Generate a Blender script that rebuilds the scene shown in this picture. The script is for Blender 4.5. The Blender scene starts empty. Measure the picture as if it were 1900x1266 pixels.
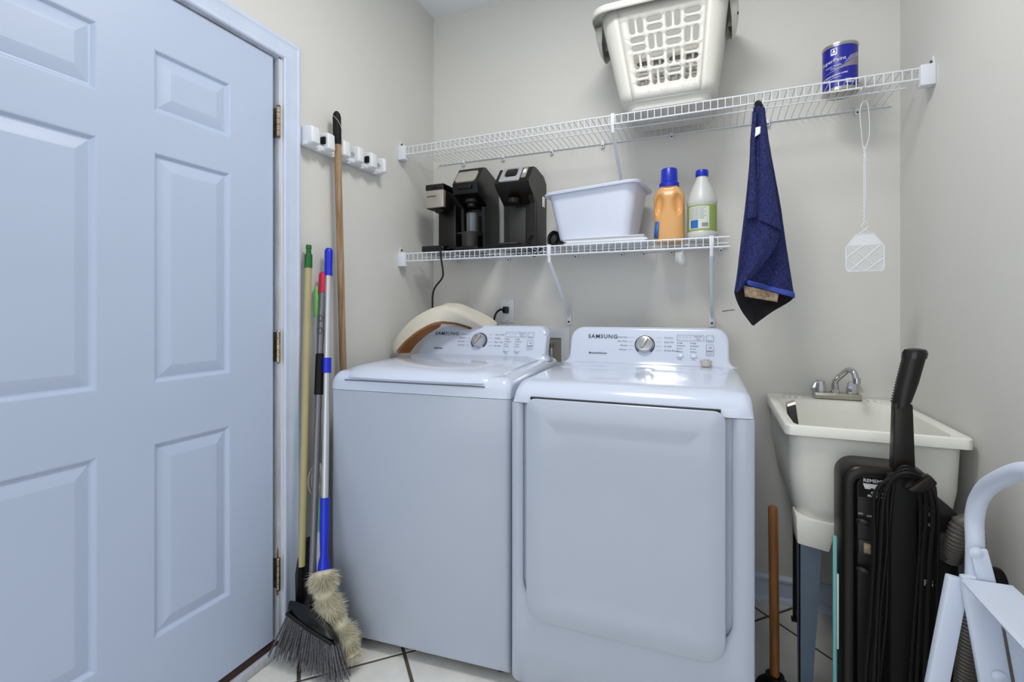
import bpy, bmesh, math, random
from mathutils import Vector, Matrix, noise
R = math.radians
random.seed(7)
scene = bpy.context.scene
C = scene.collection

# ------------------------------------------------------------------ camera, world, lights, exposure
cam_d = bpy.data.cameras.new('camera'); cam = bpy.data.objects.new('camera', cam_d); C.objects.link(cam)
cam.location = (1.413, -2.28, 1.206); cam.rotation_euler = (R(90), 0, R(22.6))
cam_d.sensor_width = 36; cam_d.lens = 36 * 900 / 1900; cam_d.shift_y = -58 / 1900
cam_d.clip_start = .02
scene.camera = cam
wd = bpy.data.worlds.new('world'); scene.world = wd; wd.use_nodes = True
wd.node_tree.nodes['Background'].inputs[0].default_value = (.94, .97, 1.0, 1)
wd.node_tree.nodes['Background'].inputs[1].default_value = 1.75
ld = bpy.data.lights.new('ceiling_lamp', 'AREA'); ld.shape = 'DISK'; ld.size = .5; ld.energy = 19; ld.color = (1, .985, .955)
lo = bpy.data.objects.new('ceiling_lamp', ld); lo.location = (1.15, -1.22, 2.77); C.objects.link(lo)
scene.view_settings.view_transform = 'Standard'; scene.view_settings.look = 'None'
scene.view_settings.gamma = 1; scene.view_settings.use_curve_mapping = False
scene.view_settings.exposure = 0.0

# ------------------------------------------------------------------ materials
def lin(c): return tuple((v / 12.92 if v <= .04045 else ((v + .055) / 1.055) ** 2.4) for v in (x / 255 for x in c)) + (1,)
MATS = {}
def mat(name, rgb, rough=.5, metal=0, bump=0, bscale=200, var=0, vscale=8, spec=.5, coat=0, trans=0, sub=0, stretch=None, rgb2=None, alpha=1):
    m = bpy.data.materials.new(name); m.use_nodes = True; nt = m.node_tree; b = nt.nodes['Principled BSDF']
    col = lin(rgb); b.inputs['Base Color'].default_value = col
    b.inputs['Roughness'].default_value = rough; b.inputs['Metallic'].default_value = metal
    b.inputs['Specular IOR Level'].default_value = spec
    b.inputs['Coat Weight'].default_value = coat; b.inputs['Coat Roughness'].default_value = .08
    b.inputs['Transmission Weight'].default_value = trans
    if sub: b.inputs['Subsurface Weight'].default_value = sub; b.inputs['Subsurface Radius'].default_value = (.02, .02, .02)
    tc = None
    if bump or var or rgb2:
        tc = nt.nodes.new('ShaderNodeTexCoord'); mp = nt.nodes.new('ShaderNodeMapping')
        nt.links.new(tc.outputs['Object'], mp.inputs[0])
        if stretch: mp.inputs['Scale'].default_value = stretch
    if bump:
        n = nt.nodes.new('ShaderNodeTexNoise'); n.inputs['Scale'].default_value = bscale; n.inputs['Detail'].default_value = 3
        bp = nt.nodes.new('ShaderNodeBump'); bp.inputs['Strength'].default_value = bump; bp.inputs['Distance'].default_value = .003
        nt.links.new(mp.outputs[0], n.inputs['Vector']); nt.links.new(n.outputs[0], bp.inputs['Height']); nt.links.new(bp.outputs[0], b.inputs['Normal'])
    if var or rgb2:
        n2 = nt.nodes.new('ShaderNodeTexNoise'); n2.inputs['Scale'].default_value = vscale; n2.inputs['Detail'].default_value = 5
        rp = nt.nodes.new('ShaderNodeValToRGB'); nt.links.new(mp.outputs[0], n2.inputs['Vector']); nt.links.new(n2.outputs[0], rp.inputs[0])
        c2 = lin(rgb2) if rgb2 else tuple(v * (1 - var) for v in col[:3]) + (1,)
        rp.color_ramp.elements[0].position = .35; rp.color_ramp.elements[1].position = .65
        rp.color_ramp.elements[0].color = c2; rp.color_ramp.elements[1].color = col
        nt.links.new(rp.outputs[0], b.inputs['Base Color'])
    MATS[name] = m
    return m
mat('wall', (217, 216, 211), .75, bump=.06, bscale=160, var=.03, vscale=2)
mat('ceiling', (236, 241, 248), .85, bump=.1, bscale=120)
mat('doorpaint', (187, 201, 226), .42, var=.02, vscale=3)
mat('trimpaint', (206, 217, 238), .4, var=.05, vscale=12)
mat('wornpaint', (206, 212, 224), .55, rgb2=(186, 186, 188), vscale=30, stretch=(1, 1, .25))
mat('darkwood', (58, 36, 30), .6)
mat('tile', (238, 237, 231), .35, var=.14, vscale=9, bump=.05, bscale=40)
mat('tile2', (232, 231, 225), .35, var=.16, vscale=7, bump=.05, bscale=40)
mat('grout', (88, 80, 70), .9, bump=.2)
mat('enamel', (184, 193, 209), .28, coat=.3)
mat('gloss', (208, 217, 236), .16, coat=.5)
mat('panelgloss', (204, 213, 234), .2, coat=.4)
mat('black', (8, 8, 8), .4, spec=.35)
mat('blackgloss', (9, 8, 8), .2)
mat('matblack', (11, 10, 10), .6, var=.2, vscale=30, spec=.3)
mat('brownblack', (24, 20, 17), .35, spec=.35)
mat('ink', (45, 48, 56), .6)
mat('inkpale', (110, 116, 130), .6)
mat('chrome', (205, 206, 208), .12, metal=1)
mat('steel', (182, 176, 166), .32, metal=.6)
mat('brass', (186, 170, 142), .35, metal=1, var=.4, vscale=60)
mat('alu', (200, 203, 208), .28, metal=.55)
mat('greytube', (122, 122, 128), .35, metal=.5)
mat('wire', (222, 226, 233), .35)
mat('whiteplastic', (226, 229, 234), .4)
mat('oldwhite', (222, 219, 208), .42, var=.05, vscale=20)
mat('basket', (216, 215, 208), .4, sub=.0, var=.03, vscale=10)
mat('binwhite', (214, 221, 238), .35, var=.02, vscale=6)
mat('sinkwhite', (238, 238, 230), .38, var=.05, vscale=5)
mat('wood', (174, 146, 114), .6, rgb2=(132, 102, 72), vscale=22, stretch=(3, 3, .22), bump=.1, bscale=60)
mat('wooddark', (146, 94, 42), .5, rgb2=(112, 68, 26), vscale=18, stretch=(3, 3, .3), bump=.08, bscale=60)
mat('cream', (176, 166, 122), .45, var=.08, vscale=10)
mat('green', (22, 98, 30), .4)
mat('ltgreen', (128, 196, 112), .45)
mat('red', (190, 24, 70), .5, bump=.4, bscale=300)
mat('blue', (14, 40, 196), .35)
mat('capblue', (16, 40, 176), .3)
mat('fluff', (218, 212, 188), .9, var=.12, vscale=40)
mat('bristle', (112, 112, 120), .55, var=.6, vscale=120)
mat('string', (206, 202, 194), .9)
mat('beige', (212, 206, 192), .5, var=.05, vscale=14)
mat('cardbrown', (150, 98, 44), .7, var=.3, vscale=14)
mat('orange', (228, 172, 108), .3, trans=.12)
mat('orangelight', (240, 184, 112), .3)
mat('milky', (214, 216, 214), .35, trans=.15)
mat('labelgreen', (150, 172, 92), .5)
mat('labelwhite', (214, 220, 212), .5)
mat('labelblue', (44, 104, 186), .5)
mat('papers', (226, 229, 236), .6)
mat('bluecan', (22, 28, 150), .35)
mat('cangrey', (136, 130, 142), .4)
mat('white', (238, 238, 238), .5)
mat('tin', (190, 186, 176), .32, metal=.8)
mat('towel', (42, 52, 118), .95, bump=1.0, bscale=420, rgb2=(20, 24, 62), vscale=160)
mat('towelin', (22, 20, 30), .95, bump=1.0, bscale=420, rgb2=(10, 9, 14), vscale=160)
mat('hem', (52, 74, 160), .8, bump=.3, bscale=500)
mat('tan', (176, 156, 130), .8, rgb2=(128, 106, 82), vscale=70)
mat('galv', (104, 120, 138), .45, metal=.35, var=.2, vscale=5)
mat('teal', (110, 176, 172), .4)
mat('ladder', (214, 223, 240), .38)
mat('glass', (200, 205, 210), .05, trans=.9)
mat('darkgrey', (44, 43, 42), .5)
mat('lidgrey', (176, 172, 164), .3, metal=.3)
mat('gap_shade', (112, 118, 132), .5)
mat('hosegrey', (84, 80, 74), .5)
mat('recess', (150, 144, 134), .7)

# ------------------------------------------------------------------ mesh helpers
MW = {}
def mw(o): return MW.get(o.name, Matrix.Identity(4)) if o else Matrix.Identity(4)
def setp(o, label=None, cat=None, group=None, kind=None):
    if label: o['label'] = label
    if cat: o['category'] = cat
    if group: o['group'] = group
    if kind: o['kind'] = kind
    return o
def thing(name, loc, label, cat, rz=0, group=None, kind=None):
    o = bpy.data.objects.new(name, None); C.objects.link(o); o.empty_display_size = .05
    o.location = loc; o.rotation_euler = (0, 0, rz)
    MW[o.name] = Matrix.Translation(loc) @ Matrix.Rotation(rz, 4, 'Z')
    return setp(o, label, cat, group, kind)
def catmull(pts, n=6, closed=False):
    P = [Vector(p) for p in pts]; out = []; N = len(P); rng = N if closed else N - 1
    for i in range(rng):
        if closed: a, b, c, d = P[i - 1], P[i], P[(i + 1) % N], P[(i + 2) % N]
        else: a, b, c, d = P[max(i - 1, 0)], P[i], P[i + 1], P[min(i + 2, N - 1)]
        for k in range(n):
            t = k / n
            out.append(.5 * ((2 * b) + (c - a) * t + (2 * a - 5 * b + 4 * c - d) * t * t + (3 * b - a - 3 * c + d) * t ** 3))
    if not closed: out.append(P[-1])
    return out
def rr(x0, x1, y0, y1, r, n=5):
    """rounded rectangle, counter-clockwise; r = one radius or (bl, br, tr, tl)"""
    if not isinstance(r, (tuple, list)): r = (r,) * 4
    o = []
    for (cx, cy, a0, q) in ((x0 + r[0], y0 + r[0], 180, r[0]), (x1 - r[1], y0 + r[1], 270, r[1]), (x1 - r[2], y1 - r[2], 0, r[2]), (x0 + r[3], y1 - r[3], 90, r[3])):
        for k in range(n + 1):
            a = R(a0 + 90 * k / n); o.append((cx + q * math.cos(a), cy + q * math.sin(a)))
    return o
class MB:
    def __init__(s): s.v = []; s.f = []
    def add(s, v, f):
        o = len(s.v); s.v += [Vector(p) for p in v]; s.f += [tuple(i + o for i in q) for q in f]; return s
    def box(s, x0, x1, y0, y1, z0, z1):
        return s.add([(x0, y0, z0), (x1, y0, z0), (x1, y1, z0), (x0, y1, z0), (x0, y0, z1), (x1, y0, z1), (x1, y1, z1), (x0, y1, z1)],
                     [(0, 3, 2, 1), (4, 5, 6, 7), (0, 1, 5, 4), (1, 2, 6, 5), (2, 3, 7, 6), (3, 0, 4, 7)])
    def frombm(s, bm):
        bm.verts.index_update(); s.add([v.co.copy() for v in bm.verts], [[v.index for v in f.verts] for f in bm.faces]); bm.free(); return s
    def rbox(s, x0, x1, y0, y1, z0, z1, r=.005, seg=2, sel=None):
        bm = bmesh.new(); t = MB().box(x0, x1, y0, y1, z0, z1)
        vs = [bm.verts.new(p) for p in t.v]
        for f in t.f: bm.faces.new([vs[i] for i in f])
        c = Vector(((x0 + x1) / 2, (y0 + y1) / 2, (z0 + z1) / 2))
        es = [e for e in bm.edges if sel is None or sel((e.verts[0].co + e.verts[1].co) / 2 - c)]
        bmesh.ops.bevel(bm, geom=es, offset=r, segments=seg, affect='EDGES', profile=.5)
        return s.frombm(bm)
    def hexa(s, p8, r=0, seg=2):
        """box from eight corners (bottom four, top four), bevelled"""
        bm = bmesh.new(); vs = [bm.verts.new(p) for p in p8]
        for f in [(0, 3, 2, 1), (4, 5, 6, 7), (0, 1, 5, 4), (1, 2, 6, 5), (2, 3, 7, 6), (3, 0, 4, 7)]: bm.faces.new([vs[i] for i in f])
        if r: bmesh.ops.bevel(bm, geom=list(bm.edges), offset=r, segments=seg, affect='EDGES', profile=.5)
        return s.frombm(bm)
    def loft(s, rings, cap0=True, cap1=True, closed=True):
        n = len(rings[0]); v = [p for r_ in rings for p in r_]; f = []
        for i in range(len(rings) - 1):
            for j in range(n if closed else n - 1):
                k = (j + 1) % n; f.append((i * n + j, i * n + k, (i + 1) * n + k, (i + 1) * n + j))
        if cap0: f.append(tuple(reversed(range(n))))
        if cap1: f.append(tuple((len(rings) - 1) * n + j for j in range(n)))
        return s.add(v, f)
    def tube(s, pts, r, n=8, closed=False, cap=True, flat=None):
        P = [Vector(p) for p in pts]; N = len(P); rad = r if isinstance(r, (list, tuple)) else [r] * N
        tang = []
        for i in range(N):
            a = P[(i - 1) % N] if closed or i > 0 else P[i]; b = P[(i + 1) % N] if closed or i < N - 1 else P[i]
            tang.append((b - a).normalized() if (b - a).length > 1e-9 else Vector((0, 0, 1)))
        up = Vector((0, 0, 1)) if abs(tang[0].z) < .9 else Vector((1, 0, 0))
        u = tang[0].cross(up).normalized(); rings = []
        for i in range(N):
            u = (u - tang[i] * u.dot(tang[i])).normalized(); w = tang[i].cross(u)
            rings.append([P[i] + (u * math.cos(2 * math.pi * k / n) + w * math.sin(2 * math.pi * k / n)) * rad[i] for k in range(n)])
        if closed: rings.append(rings[0]); cap = False
        return s.loft(rings, cap, cap)
    def lathe(s, prof, c=(0, 0, 0), n=24, M=None, cap0=True, cap1=True):
        rings = [[Vector((r_ * math.cos(2 * math.pi * k / n), r_ * math.sin(2 * math.pi * k / n), z)) for k in range(n)] for r_, z in prof]
        t = MB().loft(rings, cap0, cap1)
        if M is not None: t.v = [M @ p for p in t.v]
        return s.add([p + Vector(c) for p in t.v], t.f)
    def prism(s, pts, fn, d0, d1):
        """2-D outline extruded: fn(a, b, depth) -> point"""
        return s.loft([[fn(a, b, d0) for a, b in pts], [fn(a, b, d1) for a, b in pts]])
    def text(s, t, size, fn, align='CENTER', sx=1, bold=0, shear=0, gap=1):
        cu = bpy.data.curves.new('txt', 'FONT'); cu.body = t; cu.size = size; cu.align_x = align; cu.align_y = 'CENTER'; cu.resolution_u = 2
        cu.offset = bold; cu.shear = shear; cu.space_character = gap
        ob = bpy.data.objects.new('txt', cu); C.objects.link(ob); bpy.context.view_layer.update()
        me = bpy.data.meshes.new_from_object(ob.evaluated_get(bpy.context.evaluated_depsgraph_get()))
        s.add([fn(p.co.x * sx, p.co.y) for p in me.vertices], [tuple(p.vertices) for p in me.polygons])
        bpy.data.objects.remove(ob); bpy.data.curves.remove(cu); bpy.data.meshes.remove(me); return s
    def build(s, name, m, parent=None, local=False, ang=35, solid=0, keep=False, **kw):
        me = bpy.data.meshes.new(name)
        v = s.v
        if parent is not None and not local:
            inv = mw(parent).inverted(); v = [inv @ p for p in v]
        me.from_pydata([tuple(p) for p in v], [], s.f)
        bm = bmesh.new(); bm.from_mesh(me)
        if not keep: bmesh.ops.recalc_face_normals(bm, faces=bm.faces)
        bm.to_mesh(me); bm.free()
        for p in me.polygons: p.use_smooth = True
        me.set_sharp_from_angle(angle=R(ang))
        me.materials.append(MATS[m])
        o = bpy.data.objects.new(name, me); C.objects.link(o)
        if parent is not None: o.parent = parent; MW[o.name] = mw(parent)
        if solid:
            md = o.modifiers.new('thick', 'SOLIDIFY'); md.thickness = solid; md.offset = 0
        setp(o, **kw)
        return o
def copy_part(o, parent, loc):
    c = o.copy(); C.objects.link(c); c.parent = parent; c.location = loc; return c

# ================================================================== THE SETTING
RX, FY, CZ = 2.07, -3.7, 2.80
# floor: grout bed + tiles laid on the diagonal
floor = MB().box(-.02, RX + .02, FY, .02, -.06, -.004).build('floor', 'grout', kind='structure')
def clip(poly, a, b, c):
    out = []
    for i in range(len(poly)):
        p, q = poly[i], poly[(i + 1) % len(poly)]
        dp, dq = a * p[0] + b * p[1] - c, a * q[0] + b * q[1] - c
        if dp <= 0: out.append(p)
        if dp * dq < 0: t = dp / (dp - dq); out.append((p[0] + (q[0] - p[0]) * t, p[1] + (q[1] - p[1]) * t))
    return out
S2 = math.sqrt(.5); pitch = .34; g = .006; tile_me = {}
for i in range(-14, 15):
    for j in range(-16, 12):
        uc, vc = 1.23 + pitch * (i + .5), 1.047 + pitch * (j + .5)
        h = pitch / 2 - g
        poly = [((vc + b + uc + a) * S2, (vc + b - uc - a) * S2) for a, b in ((-h, -h), (h, -h), (h, h), (-h, h))]
        full = all(.0 < x < RX and FY < y < 0 for x, y in poly)
        cx, cy = (vc + uc) * S2, (vc - uc) * S2
        if not full:
            for a, b, c in ((-1, 0, 0), (1, 0, RX), (0, 1, 0), (0, -1, -FY)):
                poly = clip(poly, a, b, c)
                if not poly: break
            if len(poly) < 3: continue
        if cy < -2.6: continue
        mname = 'tile' if (i * 7 + j * 3) % 5 else 'tile2'
        if full and mname in tile_me:
            o = bpy.data.objects.new('tile', tile_me[mname]); C.objects.link(o); o.parent = floor; o.location = (cx, cy, 0); continue
        loc = [(x - cx, y - cy) for x, y in poly]; b_ = .002
        ins = [(x * (1 - b_ / .2), y * (1 - b_ / .2)) for x, y in loc]
        m_ = MB().loft([[(x, y, -.01) for x, y in loc], [(x, y, -.0015) for x, y in loc], [(x, y, 0) for x, y in ins]])
        o = m_.build('tile', mname, floor, local=True); o.location = (cx, cy, 0)
        if full: tile_me[mname] = o.data
MB().box(-.12, RX + .12, 0, .12, -.06, CZ).build('wall_back', 'wall', kind='structure')
MB().box(RX, RX + .12, FY, 0, -.06, CZ).build('wall_right', 'wall', kind='structure')
DY0, DY1, DZ = -1.012, -1.975, 2.10          # door opening in the left wall
MB().box(-.12, 0, DY0, 0, -.06, CZ).box(-.12, 0, FY, DY1, -.06, CZ).box(-.12, 0, DY1, DY0, DZ, CZ).build('wall_left', 'wall', kind='structure')
MB().box(-.12, RX + .12, FY, .12, CZ, CZ + .1).build('ceiling', 'ceiling', kind='structure')
# baseboards (board with a lip, and a quarter-round shoe)
def baseboard(name, p0, p1, nx, ny):
    root = thing(name, p0, None, None, kind='structure')
    prof = [(0, 0), (.012, 0), (.012, .082), (.017, .086), (.017, .094), (.012, .1), (.006, .106), (0, .106)]
    shoe = [(.012, 0), (.03, 0), (.0285, .01), (.024, .018), (.018, .0225), (.012, .024)]
    for nm, pr in (('board', prof), ('shoe_moulding', shoe)):
        MB().loft([[Vector((p[0] + nx * a, p[1] + ny * a, b)) for a, b in pr] for p in (p0, p1)]).build(nm, 'trimpaint', root)
wbk = bpy.data.objects['wall_back']
MB().tube(catmull([(1.446, -.0005, 1.199), (1.47, -.0005, 1.203), (1.495, -.0005, 1.206)], 4), .0014, 5).build('scuff_mark', 'black', wbk)
baseboard('baseboard_back', (0.0, 0, 0), (RX, 0, 0), 0, -1)
baseboard('baseboard_left', (0, -.93, 0), (0, -.031, 0), 1, 0)
baseboard('baseboard_right', (RX, -3.0, 0), (RX, -.031, 0), -1, 0)

# six-panel door
door = thing('door_1', (0, -1.04, .05), 'white six-panel door with three worn brass hinges', None, kind='structure')
ys = [-1.038, -1.2, -1.427, -1.561, -1.788, -1.948]; zs = [.052, .298, .837, 1.004, 1.64, 1.754, 1.925, 2.088]
slab = MB(); FX = -.008
for a in range(5):
    for b in range(7):
        if a in (1, 3) and b in (1, 3, 5): continue
        y0, y1, z0, z1 = ys[a + 1], ys[a], zs[b], zs[b + 1]
        slab.add([(FX, y0, z0), (FX, y1, z0), (FX, y1, z1), (FX, y0, z1)], [(0, 1, 2, 3)])
slab.add([(FX, ys[5], zs[0]), (FX, ys[0], zs[0]), (FX, ys[0], zs[7]), (FX, ys[5], zs[7]), (FX - .042, ys[5], zs[0]), (FX - .042, ys[0], zs[0]), (FX - .042, ys[0], zs[7]), (FX - .042, ys[5], zs[7])],
         [(4, 7, 6, 5), (0, 4, 5, 1), (1, 5, 6, 2), (2, 6, 7, 3), (3, 7, 4, 0)])
slab.build('slab', 'doorpaint', door, keep=True)
for a in (1, 3):
    for b in (1, 3, 5):
        y0, y1, z0, z1 = ys[a + 1], ys[a], zs[b], zs[b + 1]
        rings = [[(FX + d, y0 + i, z0 + i), (FX + d, y1 - i, z0 + i), (FX + d, y1 - i, z1 - i), (FX + d, y0 + i, z1 - i)]
                 for i, d in ((0, 0), (.003, -.001), (.010, -.009), (.014, -.0095), (.018, -.008), (.043, -.0015), (.046, -.001))]
        MB().loft(rings, cap0=False).build('panel', 'doorpaint', door, ang=8, keep=True)
for zc in (1.865, 1.075, .277):
    hg = MB()
    for k in range(5):
        z0 = zc - .052 + k * .021; hg.lathe([(.0068, z0 + .0008), (.0068, z0 + .0202)], (.004, -1.025, 0), 10)
    hg.lathe([(.0045, zc - .057), (.0075, zc - .054)], (.004, -1.025, 0), 10).lathe([(.0075, zc + .054), (.005, zc + .059)], (.004, -1.025, 0), 10)
    h_ = hg.build('hinge', 'brass', door)
    MB().box(-.03, .0005, -1.0225, -1.0195, zc - .052, zc + .052).build('leaf_plate', 'brass', h_)
# jamb, casing, threshold
jm = MB().box(-.12, .0, DY0 - .008, DY0, .0, DZ).box(-.12, 0, DY1, DY1 + .02, 0, DZ).box(-.12, 0, DY1, DY0, DZ - .008, DZ)
jm.box(-.07, -.05, DY0 - .03, DY0 - .008, .04, DZ)
jm_o = jm.build('trim_1', 'wornpaint', kind='structure', label='worn white door jamb beside the hinges')
MB().add([(-.012, DY0 - .0085, .20), (-.001, DY0 - .0085, .20), (-.001, DY0 - .0085, .36), (-.006, DY0 - .0085, .37), (-.010, DY0 - .0085, .33), (-.008, DY0 - .0085, .27)], [(0, 1, 2, 3, 4, 5)]).build('bare_wood_patch', 'cardbrown', jm_o, keep=True)
prof = [(0, 0), (0, .010), (.004, .013), (.012, .013), (.015, .010), (.02, .0105), (.034, .014), (.048, .018), (.053, .021), (.061, .021), (.067, .017), (.07, .012), (.07, 0)]
yi, zi, yl = DY0 + .006, DZ - .004, DY1 - .006
rings = []
for st in range(4):
    if st == 0: rings.append([(h, yi + o, 0) for o, h in prof])
    if st == 1: rings.append([(h, yi + o, zi + o) for o, h in prof])
    if st == 2: rings.append([(h, yl - o, zi + o) for o, h in prof])
    if st == 3: rings.append([(h, yl - o, 0) for o, h in prof])
MB().loft(rings).build('trim_2', 'trimpaint', kind='structure', label='white moulded door casing', ang=25)
sill = thing('trim_3', (0, -1.5, 0), 'worn threshold strip under the white door', None, kind='structure')
MB().box(-.12, -.002, DY1 + .02, DY0 - .008, 0, .04).build('sill', 'darkwood', sill)
MB().rbox(-.004, .016, DY1 + .02, DY0 - .006, .001, .03, .004).build('sill_strip', 'wornpaint', sill)

# ================================================================== WASHER AND DRYER
def face_map(o, ax, ay, n=.0008):
    o, ax, ay = Vector(o), Vector(ax).normalized(), Vector(ay).normalized(); nn = ax.cross(ay).normalized()
    return lambda u, v, d=0: o + ax * u + ay * v + nn * (n + d)
def console(root, W, y0, z0, z1, lean, depth, left, right, flare, matn, rad=.045):
    """outline in x-z with flared feet, sheared back; returns the face mapper (u from left, v up the slope)"""
    out = []
    for k in range(7): a = R(90 * k / 6); out.append((right + flare * (1 - math.sin(a)), z0 + flare * 1.1 * (1 - math.cos(a))))
    for k in range(7): a = R(90 * k / 6); out.append((right - rad + rad * math.cos(a), z1 - rad + rad * math.sin(a)))
    for k in range(7): a = R(90 + 90 * k / 6); out.append((left + rad + rad * math.cos(a), z1 - rad + rad * math.sin(a)))
    for k in range(7): a = R(90 - 90 * k / 6); out.append((left - flare * (1 - math.sin(a)), z0 + flare * 1.1 * (1 - math.cos(a))))
    cx, cz = (left + right) / 2, (z0 + z1) / 2
    def ring(d, i):
        r_ = []
        for x, z in out:
            zz = z if z < z0 + .002 else z - i * (z - z0) / (z1 - z0)
            xx = x - i * max(-1, min(1, (x - cx) / (abs(right - left) / 2)))
            r_.append((xx, y0 + (z - z0) * lean + d, zz))
        return r_
    MB().loft([ring(0, .010), ring(.003, .004), ring(.010, 0), ring(depth, 0), ring(depth + .01, .01)]).build('console', matn, root, local=True, ang=40)
    return face_map((0, y0, z0), (1, 0, 0), (0, lean, 1))
def controls(root, f, L, H, texts_l, texts_r, small, kx, kv):
    """print, knob and buttons on a console face; x in metres from the left edge of the machine"""
    ink = MB()
    ink.text('SAMSUNG', .0235, lambda u, v: f(L[0] + u, L[1] + v), 'LEFT', 1.05, bold=.0002, gap=1.14)
    ink.text(small, .012, lambda u, v: f(L[0] + .008 + u, L[2] + v), 'LEFT', bold=.0002)
    n = len(texts_l)
    for i, t in enumerate(texts_l): ink.text(t, .0085, lambda u, v: f(kx - .07 + u, kv + .032 - i * .018 + v), 'RIGHT')
    for i, t in enumerate(texts_r): ink.text(t, .0085, lambda u, v: f(kx + .075 + u, kv + .032 - i * .018 + v), 'LEFT')
    bx = kx + .124
    for i in range(4):
        for j, t in enumerate(('High', 'Medium', 'Low', 'Extra')):
            if i < 2:
                ink.text(t, .0075, lambda u, v: f(bx + i * .05 + .007 + u, kv + .012 - j * .012 + v), 'LEFT')
                ink.add([f(bx + .002 + i * .05 + .003 * math.cos(a) / 1.6, kv + .012 - j * .012 + .003 * math.sin(a) / 1.6) for a in [k * math.pi / 4 for k in range(8)]], [tuple(range(8))])
        ink.text('o', .008, lambda u, v: f(bx + .01 + i * .013 + u, kv + .036 + v))
    ink.text('Delay End', .007, lambda u, v: f(bx + .078 + u, kv + .039 + v)); ink.text('Signal', .007, lambda u, v: f(bx + .078 + u, kv + .029 + v))
    ink.text('Temp.', .007, lambda u, v: f(bx + .012 + u, kv - .056 + v)); ink.text('Time', .007, lambda u, v: f(bx + .062 + u, kv - .056 + v))
    ink.text('Power', .007, lambda u, v: f(bx + .121 + u, kv + .024 + v)); ink.text('>II', .011, lambda u, v: f(bx + .121 + u, kv - .006 + v))
    ink.text('START', .008, lambda u, v: f(bx + .121 + u, kv - .020 + v), bold=.0002); ink.text('Pause', .007, lambda u, v: f(bx + .121 + u, kv - .030 + v))
    ink.build('lettering', 'ink', root, local=True, label='dark printed lettering', keep=True, kind='stuff')
    ln = MB()
    def frame(x0, x1, v0, v1, r_, w=.0011):
        a, b = rr(x0, x1, v0, v1, r_, 3), rr(x0 + w, x1 - w, v0 + w, v1 - w, r_ - w / 2, 3)
        ln.loft([[f(*p) for p in a], [f(*p) for p in b]], False, False)
    frame(bx, bx + .1, kv + .022, kv + .046, .004); frame(bx + .107, bx + .135, kv + .018, kv + .046, .005); frame(bx + .107, bx + .135, kv - .038, kv + .008, .005)
    for i in range(len(texts_l)):
        for sgn in (-1, 1):
            x0, x1 = sorted((kx + sgn * .045, kx + sgn * .066)); v = kv + .032 - i * .018
            ln.add([f(x0, v - .0004), f(x1, v - .0004), f(x1, v + .0004), f(x0, v + .0004)], [(0, 1, 2, 3)])
    ln.build('print_frames', 'inkpale', root, local=True, keep=True, kind='stuff')
    for x0 in (bx - .001, bx + .049):
        a = rr(x0, x0 + .026, kv - .049, kv - .035, .005, 3); b = rr(x0 + .002, x0 + .024, kv - .047, kv - .037, .004, 3)
        MB().loft([[f(*p, -.0005) for p in a], [f(*p, .0015) for p in a], [f(*p, .0028) for p in b]], False).build('button', 'panelgloss', root, local=True)
    def ringm(r0, r1, a0, a1, d0, d1, n=32):
        m_ = MB(); rg = []
        for k in range(n + 1):
            a = R(a0 + (a1 - a0) * k / n); c_, s_ = math.cos(a), math.sin(a)
            rg.append([f(kx + r0 * c_, kv + r0 * s_, d0), f(kx + r1 * c_, kv + r1 * s_, d0), f(kx + r1 * c_, kv + r1 * s_, d1), f(kx + r0 * c_, kv + r0 * s_, d1)])
        return m_.loft(rg)
    ringm(.036, .0395, -50, 230, -.001, .0012).build('dial_ring', 'black', root, local=True)
    kn = MB(); N = 36
    for_r = [(.0335, -.002), (.0335, .006), (.031, .018), (.0285, .022), (.026, .0225)]
    kn.loft([[f(kx + r_ * math.cos(2 * math.pi * k / N), kv + r_ * math.sin(2 * math.pi * k / N), d) for k in range(N)] for r_, d in for_r], False, True)
    k_ = kn.build('knob', 'chrome', root, local=True)
    gr = MB()
    q = [Vector((-.026, -.006)), Vector((.026, -.006)), Vector((.026, .006)), Vector((-.026, .006))]; ca, sa = math.cos(R(60)), math.sin(R(60))
    rot = lambda p: (kx + p.x * ca - p.y * sa, kv + p.x * sa + p.y * ca)
    gr.hexa([f(*rot(p), .021) for p in q] + [f(*rot(p * .85), .032) for p in q], .002)
    gr.build('knob_grip', 'steel', k_, local=True)

# washer: local frame, x along its front, y to the back
WA = R(4.7)
wash = thing('washing_machine', (.127, -.907, 0), 'white top-load washing machine beside the brooms, its lid closed', 'washing machine', rz=WA)
W, D = .686, .70
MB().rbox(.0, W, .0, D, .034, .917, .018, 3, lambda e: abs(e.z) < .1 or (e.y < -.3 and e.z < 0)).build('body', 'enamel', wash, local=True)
MB().box(.03, W - .03, .035, D - .03, .018, .05).build('plinth', 'black', wash, local=True)
for x in (.05, W - .05):
    for y in (.07, D - .07): MB().lathe([(.02, 0), (.02, .012), (.012, .016), (.012, .03)], (x, y, 0), 12).build('foot', 'black', wash, local=True)
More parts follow.
